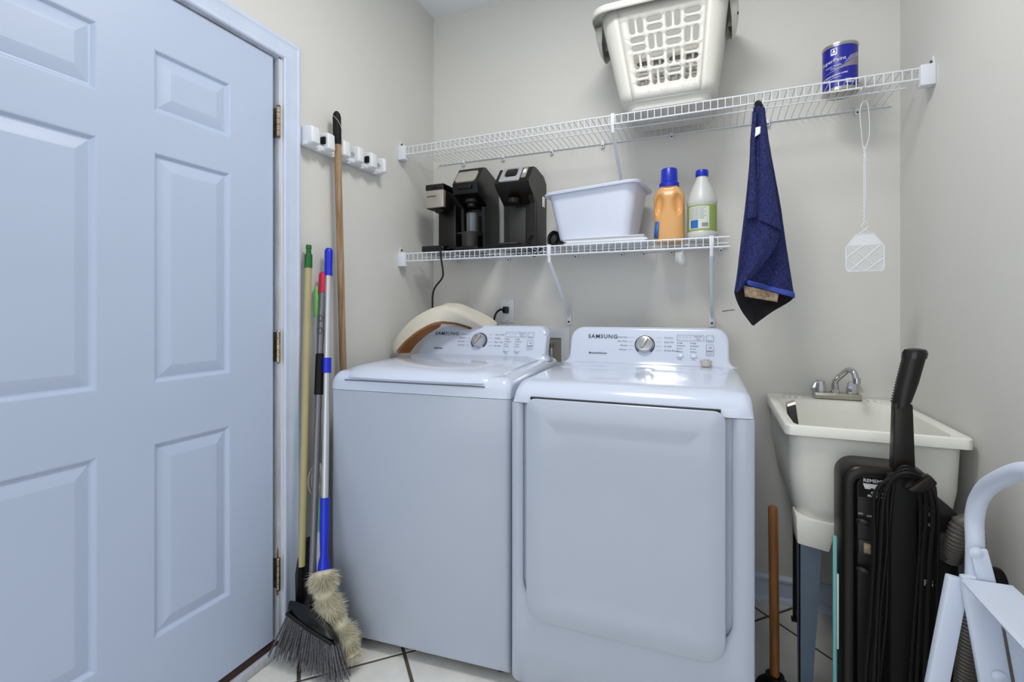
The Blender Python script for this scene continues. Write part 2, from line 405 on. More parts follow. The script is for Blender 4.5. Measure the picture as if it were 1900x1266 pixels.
# top cover: profile with a rounded nose, lofted across with rounded shoulders
def cover(root, W, D, zb, zt, nose, shoulder, matn, name='top_cover', dip=0):
    rings = []
    N = 9
    sec = [(0, zb)]
    for k in range(N): a = R(90 * k / (N - 1)); sec.append((nose * (1 - math.cos(a)), zt - nose * .85 + nose * .85 * math.sin(a)))
    sec += [(D * .5, zt + .004), (D, zt + .004), (D, zb)]
    xs = []
    M_ = 6
    for k in range(M_): a = R(90 * k / (M_ - 1)); xs.append((shoulder * (1 - math.cos(a)), shoulder * (1 - math.sin(a))))
    full = xs + [(W - x, d) for x, d in reversed(xs)]
    for x, drop in full:
        rings.append([(x, y + drop * .35 * (1 if y < D * .3 else 0), max(zb, z - drop * .8 if z > zb + .001 else z)) for y, z in sec])
    return MB().loft(rings).build(name, matn, root, local=True, ang=50)
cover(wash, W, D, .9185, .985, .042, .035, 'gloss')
# lid: slab with a curved front lip above a grey strip that paints the shade of a gap
lid = MB(); rings = []
for k in range(13):
    s_ = k / 12; x = .035 + s_ * .605; bow = .018 * (1 - (2 * s_ - 1) ** 2); ed = min(s_, 1 - s_) * .605
    ez = -.012 * max(0, 1 - ed / .03) ** 2
    yf = .004 - bow + max(0, .03 - ed) * .5
    rings.append([(x, yf + .030, .958 + ez), (x, yf + .006, .958 + ez), (x, yf, .966 + ez), (x, yf + .006, .977 + ez), (x, yf + .03, .992 + ez), (x, yf + .075, 1.002 + ez), (x, .25, 1.006 + ez), (x, .52, 1.006 + ez), (x, .545, .998 + ez), (x, .545, .975)])
lid_o = lid.loft(rings).build('lid', 'gloss', wash, local=True, ang=45)
MB().loft([[(x, y, z) for y, z in ((-.0012, .952), (-.0012, .957), (.03, .959), (.03, .952))] for x in (.062, .2, .4, .60)]).build('lid_gap_shade', 'gap_shade', wash, local=True)  # solid strip, shade under the lid lip put into its grey
fm = console(wash, W, .572, .985, 1.132, .45, .07, .035, .655, .026, 'gloss')
controls(wash, fm, (.108, .118, .045), 0, ['Normal', 'Delicates', 'Soft Wash', 'Self Clean'], ['Quick Wash', 'Bedding', 'Rinse + Spin', 'Spin Only'], 'SelfClean', .338, .085)
for v in (.125, .03): MB().lathe([(.004, 0), (.004, .002), (.002, .0035)], fm(.648, v), 10, Matrix.Rotation(R(66), 4, 'X')).build('screw_cap', 'whiteplastic', wash, local=True)

DA = R(1.4)
dry = thing('clothes_dryer', (.83, -.883, 0), 'white front-load clothes dryer next to the utility sink', 'clothes dryer', rz=DA)
W2, D2 = .682, .74
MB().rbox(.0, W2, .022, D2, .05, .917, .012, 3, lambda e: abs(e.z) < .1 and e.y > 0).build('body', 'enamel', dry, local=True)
dx0, dx1, dz0, dz1 = .053, .612, .262, .936
fp = MB(); n_ = 6
o1 = rr(0, W2, .05, .917, (.02, .02, .001, .001), n_); o1i = rr(.006, W2 - .006, .056, .917, (.016, .016, .001, .001), n_)
i1 = rr(dx0 - .03, dx1 + .03, dz0 + .03, .917, (.075, .075, .002, .002), n_); i2 = rr(dx0 - .018, dx1 + .018, dz0 + .042, .917, (.065, .065, .002, .002), n_)
fp.loft([[(x, .03, z) for x, z in o1], [(x, .005, z) for x, z in o1], [(x, 0, z) for x, z in o1i], [(x, 0, z) for x, z in i1], [(x, .008, z) for x, z in i2], [(x, .021, z) for x, z in i2]], False, True)
fp.build('front_panel', 'enamel', dry, local=True, ang=40)
for x in (.06, W2 - .06):
    for y in (.08, D2 - .08): MB().lathe([(.02, 0), (.02, .014), (.012, .018), (.012, .052)], (x, y, 0), 12).build('foot', 'black', dry, local=True)
dr = MB(); rad = (.062, .062, .03, .03)
def dring(i, d): return [(x, d, z) for x, z in rr(dx0 + i, dx1 - i, dz0 + i, dz1 - i, tuple(max(.004, q - i) for q in rad), n_)]
dr.loft([dring(0, .018), dring(0, -.013), dring(.0015, -.0155), dring(.004, -.017), dring(.05, -.0185), dring(.064, -.0182), dring(.084, -.0162), dring(.10, -.0156)])
dr.build('door', 'enamel', dry, local=True, ang=30)
MB().box(dx0 + .012, dx1 - .012, -.010, .02, dz1 - .004, dz1 + .0032).build('door_gap_shade', 'black', dry, local=True)  # black strip painted in for the shade in the gap over the door
cover(dry, W2, D2, .9185, .985, .075, .04, 'gloss')
MB().loft([[(x, y, z) for x, y in rr(.05, W2 - .05, .36, .585, .035, 5)] for z in (.984, .9895)] + [[(x, y, .9905) for x, y in rr(.054, W2 - .054, .364, .581, .032, 5)]]).build('deck_panel', 'gloss', dry, local=True)
fd = console(dry, W2, .585, .985, 1.132, .42, .075, .03, W2 - .03, .03, 'gloss', rad=.05)
controls(dry, fd, (.105, .118, .045), 0, ['Heavy Duty', 'Perm Press', 'Normal', 'Delicates'], ['Time Dry', 'Quick Dry', 'Air Fluff', 'Wrinkle Release'], 'MoistureSensor', .339, .085)

# small cap left on the dryer
tp = thing('bottle_cap', (1.385, -.30, .992), 'small beige plastic cap left on the dryer in front of its console', 'cap')
MB().lathe([(.016, 0), (.0215, .02), (.0215, .022), (.018, .022)], (1.385, -.30, .992), 20).build('cup', 'beige', tp)
MB().lathe([(.011, .022), (.011, .025), (.006, .026)], (1.386, -.301, .992), 16).build('top_disc', 'chrome', tp)

# arched beige band over the left end of the washer console
band = thing('beige_arch', (.15, -.38, 1.007), 'arched beige plastic band with brown inside propped over the washer console', 'plastic band')
pth = [(.046, -.42, 1.0075), (.052, -.42, 1.035), (.098, -.42, 1.088), (.175, -.415, 1.145), (.258, -.395, 1.183), (.312, -.36, 1.176), (.362, -.30, 1.150), (.408, -.235, 1.115), (.43, -.20, 1.085)]
def arch(rad_t, dep, off):
    P = catmull(pth, 5); rings = []
    for i, p in enumerate(P):
        t = (P[min(i + 1, len(P) - 1)] - P[max(i - 1, 0)]).normalized(); dv = Vector((.35, .93, 0)).normalized(); dv = (dv - t * dv.dot(t)).normalized()
        nrm = dv.cross(t).normalized()
        if nrm.z < 0 and i > 3: nrm = -nrm
        if i <= 3 and nrm.x > 0: nrm = -nrm
        k = i / (len(P) - 1); th = rad_t * (.62 + .55 * math.sin(math.pi * min(1, k * 1.15)))
        rings.append([p + nrm * (a * th + off) + dv * (b * dep) for a, b in ((-.42, 0), (.3, .0), (.5, .12), (.55, .5), (.5, .95), (.3, 1), (-.42, 1), (-.5, .5))])
    return MB().loft(rings)
arch(.066, .075, 0).build('shell', 'beige', band, ang=50)
arch(.012, .066, -.036).build('lining', 'cardbrown', band, ang=50)

# ================================================================== WALL FITTINGS
o = thing('wall_outlet', (.44, 0, 1.2), 'white duplex wall outlet above the washer', 'outlet')
MB().rbox(.402, .478, -.006, 0, 1.14, 1.26, .003).build('cover_plate', 'whiteplastic', o)
for z in (1.222, 1.18): MB().prism(rr(.424, .456, z - .015, z + .015, .008), lambda a, b, d: (a, d, b), -.009, -.005).build('socket', 'whiteplastic', o)
for z in (1.2505, 1.2005, 1.1505): MB().lathe([(.003, 0), (.003, .0022)], (.44, -.006, z), 8, Matrix.Rotation(R(90), 4, 'X')).build('screw', 'steel', o)
pc = thing('power_cable', (.428, -.03, 1.18), 'black washer power cord plugged into the wall outlet', 'power cord')
MB().rbox(.424, .452, -.035, -.009, 1.188, 1.222, .006).build('plug', 'black', pc)
MB().tube(catmull([(.436, -.03, 1.205), (.42, -.055, 1.205), (.405, -.075, 1.18), (.398, -.085, 1.12), (.40, -.09, 1.02), (.41, -.1, .85)], 6), .0055, 8).build('cord', 'black', pc)
wb = thing('washer_outlet_box', (.70, 0, 1.04), 'white recessed plumbing box in the wall between washer and dryer', 'wall box')
a, b = rr(.625, .768, .93, 1.118, .004, 2), rr(.662, .727, .95, 1.068, .002, 2)
MB().loft([[(x, -.001, z) for x, z in a], [(x, -.008, z) for x, z in a], [(x, -.008, z) for x, z in b], [(x, -.001, z) for x, z in b]], False, False).build('frame', 'whiteplastic', wb)
MB().box(.662, .727, -.0025, -.0005, .95, 1.068).build('back_plate', 'recess', wb)
MB().tube([(.678, -.012, .96), (.678, -.012, 1.03)], .008, 10).build('hose', 'alu', wb)
MB().lathe([(.011, 0), (.011, .022)], (.678, -.012, 1.02), 12).build('valve', 'brass', wb)

# ================================================================== WIRE SHELVES
def shelf(name, label, z, x0, x1, left_end, right_end, braces, clips):
    root = thing(name, ((x0 + x1) / 2, -.15, z - .05), label, 'wire shelf')
    for nm, y, dz, r_ in (('back_rail', -.006, -.004, .003), ('middle_rail', -.165, -.0045, .003), ('front_rail', -.31, 0, .0032), ('lip_rail', -.312, -.036, .0032)):
        a = x0 + (.012 if nm.startswith('front') or nm.startswith('lip') else .035); e = x1 - (.03 if right_end and nm[0] in 'bm' else .0)
        MB().tube([(a, y, z + dz), (e, y, z + dz)], r_, 8).build(nm, 'wire', root)
    n = int((x1 - x0 - .09) / .0254); proto = None
    for k in range(n + 1):
        x = x0 + .055 + k * .0254
        if proto is None:
            inv = mw(root).inverted()
            m_ = MB().tube([(0, -.003, z), (0, -.306, z + .003), (0, -.3135, z - .002), (0, -.3145, z - .038)], .0016, 6)
            proto = m_.build('cross_wire', 'wire', None); proto.parent = root
            off = inv @ Vector((0, 0, 0)); proto.location = (x + off.x, off.y, off.z)
        else: copy_part(proto, root, (x + off.x, off.y, off.z))
    for xe, s in ((x0, 1), (x1, -1)):
        if (s == 1 and not left_end) or (s == -1 and not right_end): continue
        e = MB().hexa([(xe, -.326, z - .062), (xe + s * .04, -.326, z - .062), (xe + s * .04, -.29, z - .062), (xe, -.29, z - .062),
                       (xe, -.326, z + .006), (xe + s * .04, -.326, z + .006), (xe + s * .04, -.29, z + .006), (xe, -.29, z + .006)], .003)
        eb = e.build('end_bracket', 'wire', root)
        MB().hexa([(xe, -.318, z), (xe + s * .003, -.318, z), (xe + s * .003, -.285, z), (xe, -.285, z), (xe, -.305, z + .036), (xe + s * .003, -.305, z + .036), (xe + s * .003, -.292, z + .036), (xe, -.292, z + .036)]).build('screw_tab', 'wire', eb)
        MB().lathe([(.0045, 0), (.0045, .004)], (xe + s * .003, -.299, z + .02), 8, Matrix.Rotation(R(90 * s), 4, 'Y')).build('screw', 'darkgrey', eb)
    for xb, zl in braces:
        br = MB().tube([(xb, -.314, z + .003), (xb, -.316, z - .03), (xb, -.308, z - .065), (xb, -.012, zl + .03), (xb, -.005, zl + .01)], [.0045, .0065, .0075, .0075, .006], 8).build('support_brace', 'wire', root)
        MB().rbox(xb - .012, xb + .012, -.008, 0, zl - .03, zl + .028, .004).build('brace_foot', 'wire', br)
        MB().lathe([(.005, 0), (.005, .003)], (xb, -.008, zl - .012), 8, Matrix.Rotation(R(90), 4, 'X')).build('screw', 'darkgrey', br)
        MB().rbox(xb - .008, xb + .008, -.32, -.303, z - .042, z + .006, .002).build('brace_clip', 'wire', br)
    for xc in clips:
        c_ = MB().rbox(xc - .008, xc + .008, -.016, 0, z - .026, z + .006, .004).build('wall_clip', 'wire', root)
        MB().lathe([(.0035, 0), (.0035, .002)], (xc, -.016, z - .017), 8, Matrix.Rotation(R(90), 4, 'X')).build('clip_screw', 'darkgrey', c_)
UZ, LZ = 1.993, 1.477
shelf('wire_shelf', 'upper white wire shelf spanning wall to wall under the laundry basket', UZ, 0, RX, 1, 1, [(1.035, 1.66)], [.19, .42, .68, .93, 1.24, 1.62, 1.93])
shelf('wire_shelf', 'lower white wire shelf carrying the coffee makers, short of the towel', LZ, 0, 1.468, 1, 0, [(.765, 1.16), (1.405, 1.16)], [.16, .45, .80, 1.02, 1.12, 1.24, 1.44])

# ================================================================== THINGS ON THE UPPER SHELF
bk = thing('laundry_basket', (1.24, -.2, UZ + .005), 'off-white plastic laundry basket with slotted sides on the upper shelf', 'laundry basket')
zb, zt = UZ + .034, 2.385
def bo(t, grow=0):
    x0, x1, y0, y1 = 1.068 + (.99 - 1.068) * t, 1.418 + (1.465 - 1.418) * t, -.335 + (-.372 + .335) * t, -.045 + (-.022 + .045) * t
    return rr(x0 - grow, x1 + grow, y0 - grow, y1 + grow, .05 + .02 * t, 6)
NR = 10; n = len(bo(0))
for run in ((7, 20), (21, 34)):             # the two ends with their rounded corners
    side = MB(); idx = [q % n for q in range(run[0], run[1] + 1)]
    side.loft([[(bo(k / NR)[q][0], bo(k / NR)[q][1], zb + (zt - zb) * k / NR) for q in idx] for k in range(NR + 1)], False, False, closed=False)
    side.build('side_wall', 'basket', bk, solid=.003)
def slotted(j):
    bm = bmesh.new()
    a0, b0, a1, b1 = bo(0)[j], bo(0)[j + 1], bo(1)[j], bo(1)[j + 1]
    def m3(s, t):
        p = Vector(a0).lerp(Vector(b0), s); q = Vector(a1).lerp(Vector(b1), s); r_ = p.lerp(q, t); return Vector((r_.x, r_.y, zb + (zt - zb) * t))
    wid, hei = .26, zt - zb
    def loop(pts):
        vs = [bm.verts.new((x, y, 0)) for x, y in pts]
        for i in range(len(vs)): bm.edges.new((vs[i], vs[(i + 1) % len(vs)]))
    loop([(0, hei * k / 6) for k in range(6)] + [(wid * k / 4, hei) for k in range(4)] + [(wid, hei - hei * k / 6) for k in range(6)] + [(wid - wid * k / 4, 0) for k in range(4)])
    cw, ch = .0565, .066
    for c in range(4):
        for r_ in range(4):
            x0, y0 = .022 + c * cw, .045 + r_ * ch
            if (c + r_) % 2:
                for k in range(2): loop(rr(x0 + .006 + k * .026, x0 + .024 + k * .026, y0 + .004, y0 + ch - .006, .0088, 3))
            else:
                for k in range(2): loop(rr(x0 + .004, x0 + cw - .004, y0 + .006 + k * .031, y0 + .027 + k * .031, .0102, 3))
    bmesh.ops.triangle_fill(bm, use_beauty=True, edges=bm.edges[:])
    for v in bm.verts: v.co = m3(v.co.x / wid, v.co.y / hei)
    return MB().frombm(bm)
slotted(6).build('slotted_front', 'basket', bk, solid=.003, ang=3)
slotted(20).build('slotted_back', 'basket', bk, solid=.003, ang=3)
bot = MB().loft([[(x, y, UZ + .006) for x, y in rr(1.092, 1.398, -.312, -.065, .04, 6)], [(x, y, UZ + .03) for x, y in rr(1.086, 1.404, -.318, -.06, .044, 6)], [(x, y, zb + .001) for x, y in bo(0)]], True, False)
bot.build('bottom', 'basket', bk, solid=.003)
rim = MB().loft([[(x, y, z) for x, y in bo(1, g_)] for g_, z in ((0, zt), (.004, zt + .008), (.018, zt + .012), (.03, zt + .006), (.033, zt - .012), (.031, zt - .022))], False, False)
rim.build('rim', 'basket', bk, solid=.003)
for xs, sg in ((.99, -1), (1.465, 1)):
    h_ = MB(); rg = []
    for k in range(9):
        y = -.29 + .2 * k / 8; e = math.sin(math.pi * k / 8) ** .5
        rg.append([(xs + sg * .031, y, zt - .01), (xs + sg * (.031 + .004 * e), y, zt - .035 * e - .012), (xs + sg * .028 * 1, y, zt - .07 * e - .012), (xs + sg * (.014 - .012 * (1 - e)), y, zt - .095 * e - .012)])
    h_.loft(rg, False, False, closed=False).build('handle', 'basket', bk, solid=.003)
    MB().box(xs + sg * .024 - .003, xs + sg * .024 + .01, -.262, -.256, zt - .06, zt - .052).build('handle_slot', 'black', bk)

pcx, pcy, pr = 1.842, -.165, .0555
can = thing('paint_can', (pcx, pcy, UZ + .003), 'small blue paint can with a silver rim on the upper shelf', 'paint can')
cb = UZ + .0062
MB().lathe([(pr - .002, cb), (pr + .001, cb + .001), (pr + .001, cb + .005), (pr - .0012, cb + .007), (pr - .0012, cb + .164)], (pcx, pcy, 0), 40).build('can_body', 'tin', can)
MB().lathe([(pr - .001, cb + .163), (pr + .0015, cb + .165), (pr + .0015, cb + .171), (pr - .002, cb + .173), (pr - .006, cb + .172), (pr - .008, cb + .168)], (pcx, pcy, 0), 40).build('rim', 'tin', can)
FA = math.atan2(1.413 - pcx, -2.28 - pcy)        # label turned towards the room
def cyl(c, r_, a0):                               # wrap print round a can or bottle
    def f(u, v, d=0):
        a = a0 + u / r_; q = r_ + .0006 + d
        return Vector((c[0] + q * math.sin(a), c[1] - q * math.cos(a), v))
    return f
ca0 = -.19
cf = cyl((pcx, pcy), pr - .001, ca0)
def patch(m_, f, u0, u1, v0, v1, n=24, d=0, curve=None):
    rows = [[f(u0 + (u1 - u0) * k / n, v0 if not curve else curve[0](k / n), d) for k in range(n + 1)], [f(u0 + (u1 - u0) * k / n, v1 if not curve else curve[1](k / n), d) for k in range(n + 1)]]
    return m_.loft(rows, False, False, closed=False)
lab = patch(MB(), cf, -.125, .125, cb + .012, cb + .160, 48).build('paper_label', 'bluecan', can, keep=True)
patch(MB(), cf, -.06, .075, 0, 0, 24, .0003, (lambda t: cb + .062 + .028 * t, lambda t: cb + .064 + .022 * t + .05 * t ** 2.2)).build('grey_swoosh', 'cangrey', lab, keep=True)
st = MB()
for k in range(7): patch(st, cf, .012 + k * .003, .075, 0, 0, 12, .0006, (lambda t, k=k: cb + .092 + .004 * k + (.035 - .002 * k) * t, lambda t, k=k: cb + .0926 + .004 * k + (.035 - .002 * k) * t))
st.build('stripes', 'white', lab, keep=True)
tx = MB()
tx.text('SuperPaint', .0185, lambda u, v: cf(-.024 + u, cb + .108 + v + .06 * u, .0009), 'CENTER', 1.05)
tx.text('Interior Acrylic', .0085, lambda u, v: cf(-.022 + u, cb + .088 + v + .06 * u, .0009)); tx.text('Latex', .0075, lambda u, v: cf(-.022 + u, cb + .080 + v, .0009))
tx.text('EXTERIOR ACRYLIC LATEX', .0068, lambda u, v: cf(-.018 + u, cb + .054 + v + .12 * u, .0009), bold=.0002); tx.text('Lifetime Warranty', .0065, lambda u, v: cf(-.022 + u, cb + .045 + v + .1 * u, .0009))
tx.text('SATIN', .009, lambda u, v: cf(.028 + u, cb + .032 + v, .0009), bold=.0004); tx.text('WHITE', .0085, lambda u, v: cf(.03 + u, cb + .023 + v, .0009), bold=.0004)
A, B = rr(-.029, -.009, cb + .128, cb + .152, .002, 2), rr(-.0265, -.0115, cb + .1335, cb + .1495, .0015, 2)
tx.loft([[cf(a, b, .0009) for a, b in A], [cf(a, b, .0009) for a, b in B]], False, False)
for cx_, cz_, r_ in ((-.019, .1465, .002), (-.019, .1405, .0042), (-.0215, .1375, .0022), (-.0165, .1375, .0022)):
    tx.add([cf(cx_ + r_ * math.cos(k * math.pi / 5), cb + cz_ + r_ * math.sin(k * math.pi / 5), .0009) for k in range(10)], [tuple(range(10))])
tx.build('label_print', 'white', lab, keep=True)
MB().tube(catmull([(pcx + pr, pcy - .012, cb + .03), (pcx + pr + .004, pcy - .03, cb + .012), (pcx + pr - .006, pcy - .045, cb + .003), (pcx + pr - .02, pcy - .058, cb + .012)], 5), .0013, 6).build('bail_wire', 'steel', can)

# ================================================================== THINGS ON THE LOWER SHELF
SZ = LZ + .0062
# 1: slim maker with a steel-faced head
k1 = thing('coffee_maker', (.17, -.15, SZ), 'slim black coffee maker with a brushed-steel head, leftmost on the lower shelf', 'coffee maker', group='coffee makers on the lower shelf')
MB().rbox(.108, .232, -.285, -.03, SZ, SZ + .03, .006).build('base', 'blackgloss', k1)
MB().rbox(.125, .228, -.16, -.03, SZ + .028, 1.73, .01).build('column', 'brownblack', k1)
MB().rbox(.113, .215, -.255, -.03, 1.697, 1.785, .008).build('head', 'brownblack', k1)
hf = MB().rbox(.112, .216, -.26, -.235, 1.70, 1.786, .006).build('steel_front', 'steel', k1)
MB().text('premium', .0135, lambda u, v: Vector((.150 + u, -.2614, 1.756 + v)), sx=1.0, bold=.0002).build('lettering', 'ink', hf, keep=True)
MB().rbox(.113, .216, -.258, -.028, 1.785, 1.815, .005).build('lid', 'blackgloss', k1)
MB().lathe([(.03, 0), (.026, -.012), (.012, -.016)], (.165, -.2, 1.698), 20).build('nozzle', 'black', k1)
# 2: maker with a light grey lid and a cup under it
k2 = thing('coffee_maker', (.335, -.15, SZ), 'black coffee maker with a pale grey lid and a cup inside, middle of three', 'coffee maker', group='coffee makers on the lower shelf')
MB().rbox(.272, .405, -.27, -.03, SZ, SZ + .022, .008).build('base', 'blackgloss', k2)
MB().prism([(-.02, SZ), (-.13, SZ), (-.14, 1.70), (-.26, 1.752), (-.268, 1.80), (-.20, 1.885), (-.17, 1.89), (-.06, 1.86), (-.02, 1.81)], lambda a, b, d: (d, a, b), .27, .40).build('housing', 'blackgloss', k2, ang=30)
for x in (.2705, .3995): MB().prism([(-.135, SZ), (-.175, SZ), (-.185, 1.70), (-.135, 1.72)], lambda a, b, d: (d, a, b), x, x + (.016 if x < .3 else -.016)).build('side_cheek', 'blackgloss', k2)
a = [(.284, -.268, 1.80), (.384, -.268, 1.80), (.384, -.215, 1.867), (.284, -.215, 1.867)]
f2 = face_map((.334, -.2455, 1.8315), (1, 0, 0), (0, .053, .066))
ol = rr(-.054, .054, -.036, .040, (.02, .02, .012, .012), 4); oi = rr(-.05, .05, -.032, .036, (.018, .018, .01, .01), 4)
MB().loft([[f2(*p, -.002) for p in ol], [f2(*p, .005) for p in ol], [f2(*p, .007) for p in oi]]).build('lid', 'lidgrey', k2)
MB().rbox(.296, .372, -.277, -.262, 1.772, 1.79, .004).build('lid_latch', 'black', k2)
MB().lathe([(.034, 0), (.034, -.014), (.022, -.02), (.022, -.034), (.028, -.036)], (.338, -.2, 1.735), 24).build('brew_head', 'brownblack', k2)
MB().lathe([(.026, SZ + .095), (.027, 1.66), (.026, 1.67), (.024, 1.668), (.023, SZ + .1)], (.338, -.2, 0), 24, cap0=False, cap1=False).build('glass_column', 'glass', k2)
cup = MB().lathe([(.034, SZ + .024), (.039, SZ + .088), (.041, SZ + .094), (.037, SZ + .094), (.033, SZ + .03)], (.333, -.21, 0), 28).build('filter_cup', 'darkgrey', k2)
MB().hexa([(.272, -.228, SZ + .088), (.30, -.228, SZ + .088), (.30, -.20, SZ + .088), (.272, -.20, SZ + .088), (.272, -.228, SZ + .094), (.30, -.228, SZ + .094), (.30, -.20, SZ + .094), (.272, -.20, SZ + .094)], .002).build('cup_handle', 'darkgrey', cup)
# 3: maker with a silver collar round its top
k3 = thing('coffee_maker', (.56, -.15, SZ), 'black coffee maker with a silver-framed top button panel, right of three', 'coffee maker', group='coffee makers on the lower shelf')
MB().rbox(.49, .648, -.27, -.03, SZ, SZ + .018, .008).build('base', 'blackgloss', k3)
MB().rbox(.505, .60, -.265, -.17, SZ + .018, SZ + .028, .004).build('drip_tray', 'darkgrey', k3)
MB().prism([(-.012, SZ), (-.15, SZ), (-.152, 1.70), (-.245, 1.762), (-.262, 1.782), (-.195, 1.862), (-.165, 1.866), (-.05, 1.85), (-.012, 1.82)], lambda a, b, d: (d, a, b), .485, .652).build('housing', 'brownblack', k3, ang=30)
MB().prism([(-.012, SZ), (-.235, SZ), (-.225, SZ + .02), (-.178, 1.55), (-.176, 1.70), (-.225, 1.765), (-.012, 1.78)], lambda a, b, d: (d, a, b), .628, .651).build('side_cheek', 'brownblack', k3)
MB().rbox(.515, .60, -.158, -.148, SZ + .02, 1.69, .004).build('back_plate', 'darkgrey', k3)
f3 = face_map((.56, -.2285, 1.822), (1, 0, 0), (0, .067, .080))
def ring3(x0, x1, v0, v1, r_, d): return [f3(*p, d) for p in rr(x0, x1, v0, v1, r_, 4)]
MB().loft([ring3(-.055, .045, -.046, .05, .008, -.002), ring3(-.055, .045, -.046, .05, .008, .005), ring3(-.052, .042, -.043, .047, .007, .007), ring3(-.036, .028, -.02, .04, .012, .007), ring3(-.034, .026, -.018, .038, .011, .002)]).build('silver_collar', 'alu', k3)
bt = MB().loft([ring3(-.031, .023, -.014, .034, .009, .001), ring3(-.031, .023, -.014, .034, .009, .009), ring3(-.028, .02, -.011, .031, .008, .011)]).build('top_button', 'brownblack', k3)
MB().text('hamilton', .0125, lambda u, v: f3(-.004 + u, .018 + v, .0106), bold=.0003).text('flex', .009, lambda u, v: f3(-.004 + u, .007 + v, .0106)).build('lettering', 'white', bt, keep=True)
MB().loft([ring3(.05, .072, -.03, .05, .003, 0), ring3(.05, .072, -.03, .05, .003, .004)]).build('switch_panel', 'steel', k3)
MB().loft([ring3(.054, .068, 0, .026, .003, .002), ring3(.054, .068, 0, .026, .003, .008)]).build('switch', 'white', k3)
MB().lathe([(.034, 0), (.03, -.02), (.014, -.024)], (.556, -.2, 1.72), 24).build('brew_head', 'black', k3)
MB().rbox(.652, .657, -.075, -.045, 1.70, 1.75, .002).build('side_tag', 'white', k3)

c1 = thing('power_cable', (.24, -.31, LZ), 'black power cord hanging from the lower shelf beside the left wall', 'power cord')
MB().tube(catmull([(.215, -.27, SZ + .012), (.232, -.318, SZ + .012), (.24, -.326, SZ - .01), (.243, -.328, 1.45), (.253, -.326, 1.38), (.246, -.326, 1.35), (.21, -.326, 1.31), (.197, -.326, 1.27), (.195, -.326, 1.21), (.175, -.326, 1.175), (.155, -.326, 1.155)], 6), .0042, 8).build('cord', 'black', c1)
MB().hexa([(.138, -.334, 1.125), (.158, -.334, 1.14), (.158, -.318, 1.14), (.138, -.318, 1.125), (.148, -.334, 1.155), (.165, -.334, 1.165), (.165, -.318, 1.165), (.148, -.318, 1.155)], .003).build('plug', 'black', c1)
c2 = thing('power_cable', (.4, -.29, SZ), 'black cord lying along the lower shelf in front of the coffee makers', 'power cord')
MB().tube(catmull([(.25, -.282, SZ + .012), (.29, -.296, SZ + .014), (.33, -.300, SZ + .002), (.39, -.300, SZ + .001), (.45, -.298, SZ + .004), (.51, -.285, SZ + .016), (.58, -.28, SZ + .006), (.66, -.276, SZ + .004), (.72, -.27, SZ + .004)], 6), .004, 8).build('cord', 'black', c2)
MB().tube(catmull([(.655, -.2, SZ + .004), (.665, -.24, LZ - .005), (.672, -.262, LZ - .03), (.685, -.255, LZ - .03), (.692, -.23, LZ - .004), (.70, -.2, SZ + .006)], 5), .004, 8).build('cord_slack', 'black', c2)

lc = thing('black_lid', (.757, -.2, SZ), 'round black plastic lid on its side, between coffee maker and white bin', 'lid')
Mx = Matrix.Rotation(R(90), 4, 'X') @ Matrix.Rotation(R(-22), 4, 'Y')
MB().lathe([(.03, -.03), (.036, .0), (.038, .012), (.035, .016), (.026, .012), (.024, .006)], (.757, -.2, SZ + .038), 28, Mx).build('shell', 'blackgloss', lc)
MB().lathe([(.016, .006), (.016, .013), (.008, .015)], (.757, -.2, SZ + .038), 20, Mx).build('centre_knob', 'darkgrey', lc)

bx = thing('plastic_bin', (.95, -.168, SZ + .0265), 'white plastic dishpan-style bin tilted on papers on the lower shelf', 'bin', rz=R(-6))
def br_(t, z, grow=0, dz=0):
    x0, x1, y0, y1 = -.155 - .045 * t - grow, .15 + .038 * t + grow, -.10 - .022 * t - grow, .095 + .02 * t + grow
    return [(x, y, z + .008 * x / .2 * t + dz) for x, y in rr(x0, x1, y0, y1, .035 + .01 * t, 5)]
MB().loft([br_(-.1, .004), br_(0, .0), br_(.06, .008), br_(1, .205), br_(1, .207, -.003), br_(.06, .012, -.003)], True, True).build('tub', 'binwhite', bx, local=True, ang=40)
MB().loft([br_(1, .2, 0), br_(1, .2, .016, -.002), br_(1, .206, .018), br_(1, .21, .014), br_(1, .21, 0)], False, False).build('rim', 'binwhite', bx, local=True)
cl = thing('white_cloth', (.90, -.15, 1.69), 'white folded cloth showing above the rim of the white bin', 'cloth')
cm = MB(); rg = []
for k in range(13):
    t = k / 12; x = .80 + .2 * t; h = .026 * math.sin(math.pi * t) ** .7 + .002
    rg.append([(x, -.155 + .07 * math.cos(2 * math.pi * j / 14) * (.3 + .7 * math.sin(math.pi * t)), 1.716 + .012 * t + h * math.sin(2 * math.pi * j / 14)) for j in range(14)])
cm.loft(rg).build('folds', 'papers', cl, ang=80)
ps = thing('paper_stack', (1.0, -.17, SZ), 'flat stack of white papers under the white bin', 'papers')
for i in range(6):
    z0 = SZ + .0005 + i * .0042; dx = random.uniform(-.012, .012); dy = random.uniform(-.006, .006)
    MB().box(.83 + dx, 1.165 + dx, -.285 + dy, -.05 + dy, z0, z0 + .0036).build('sheet', 'papers', ps)

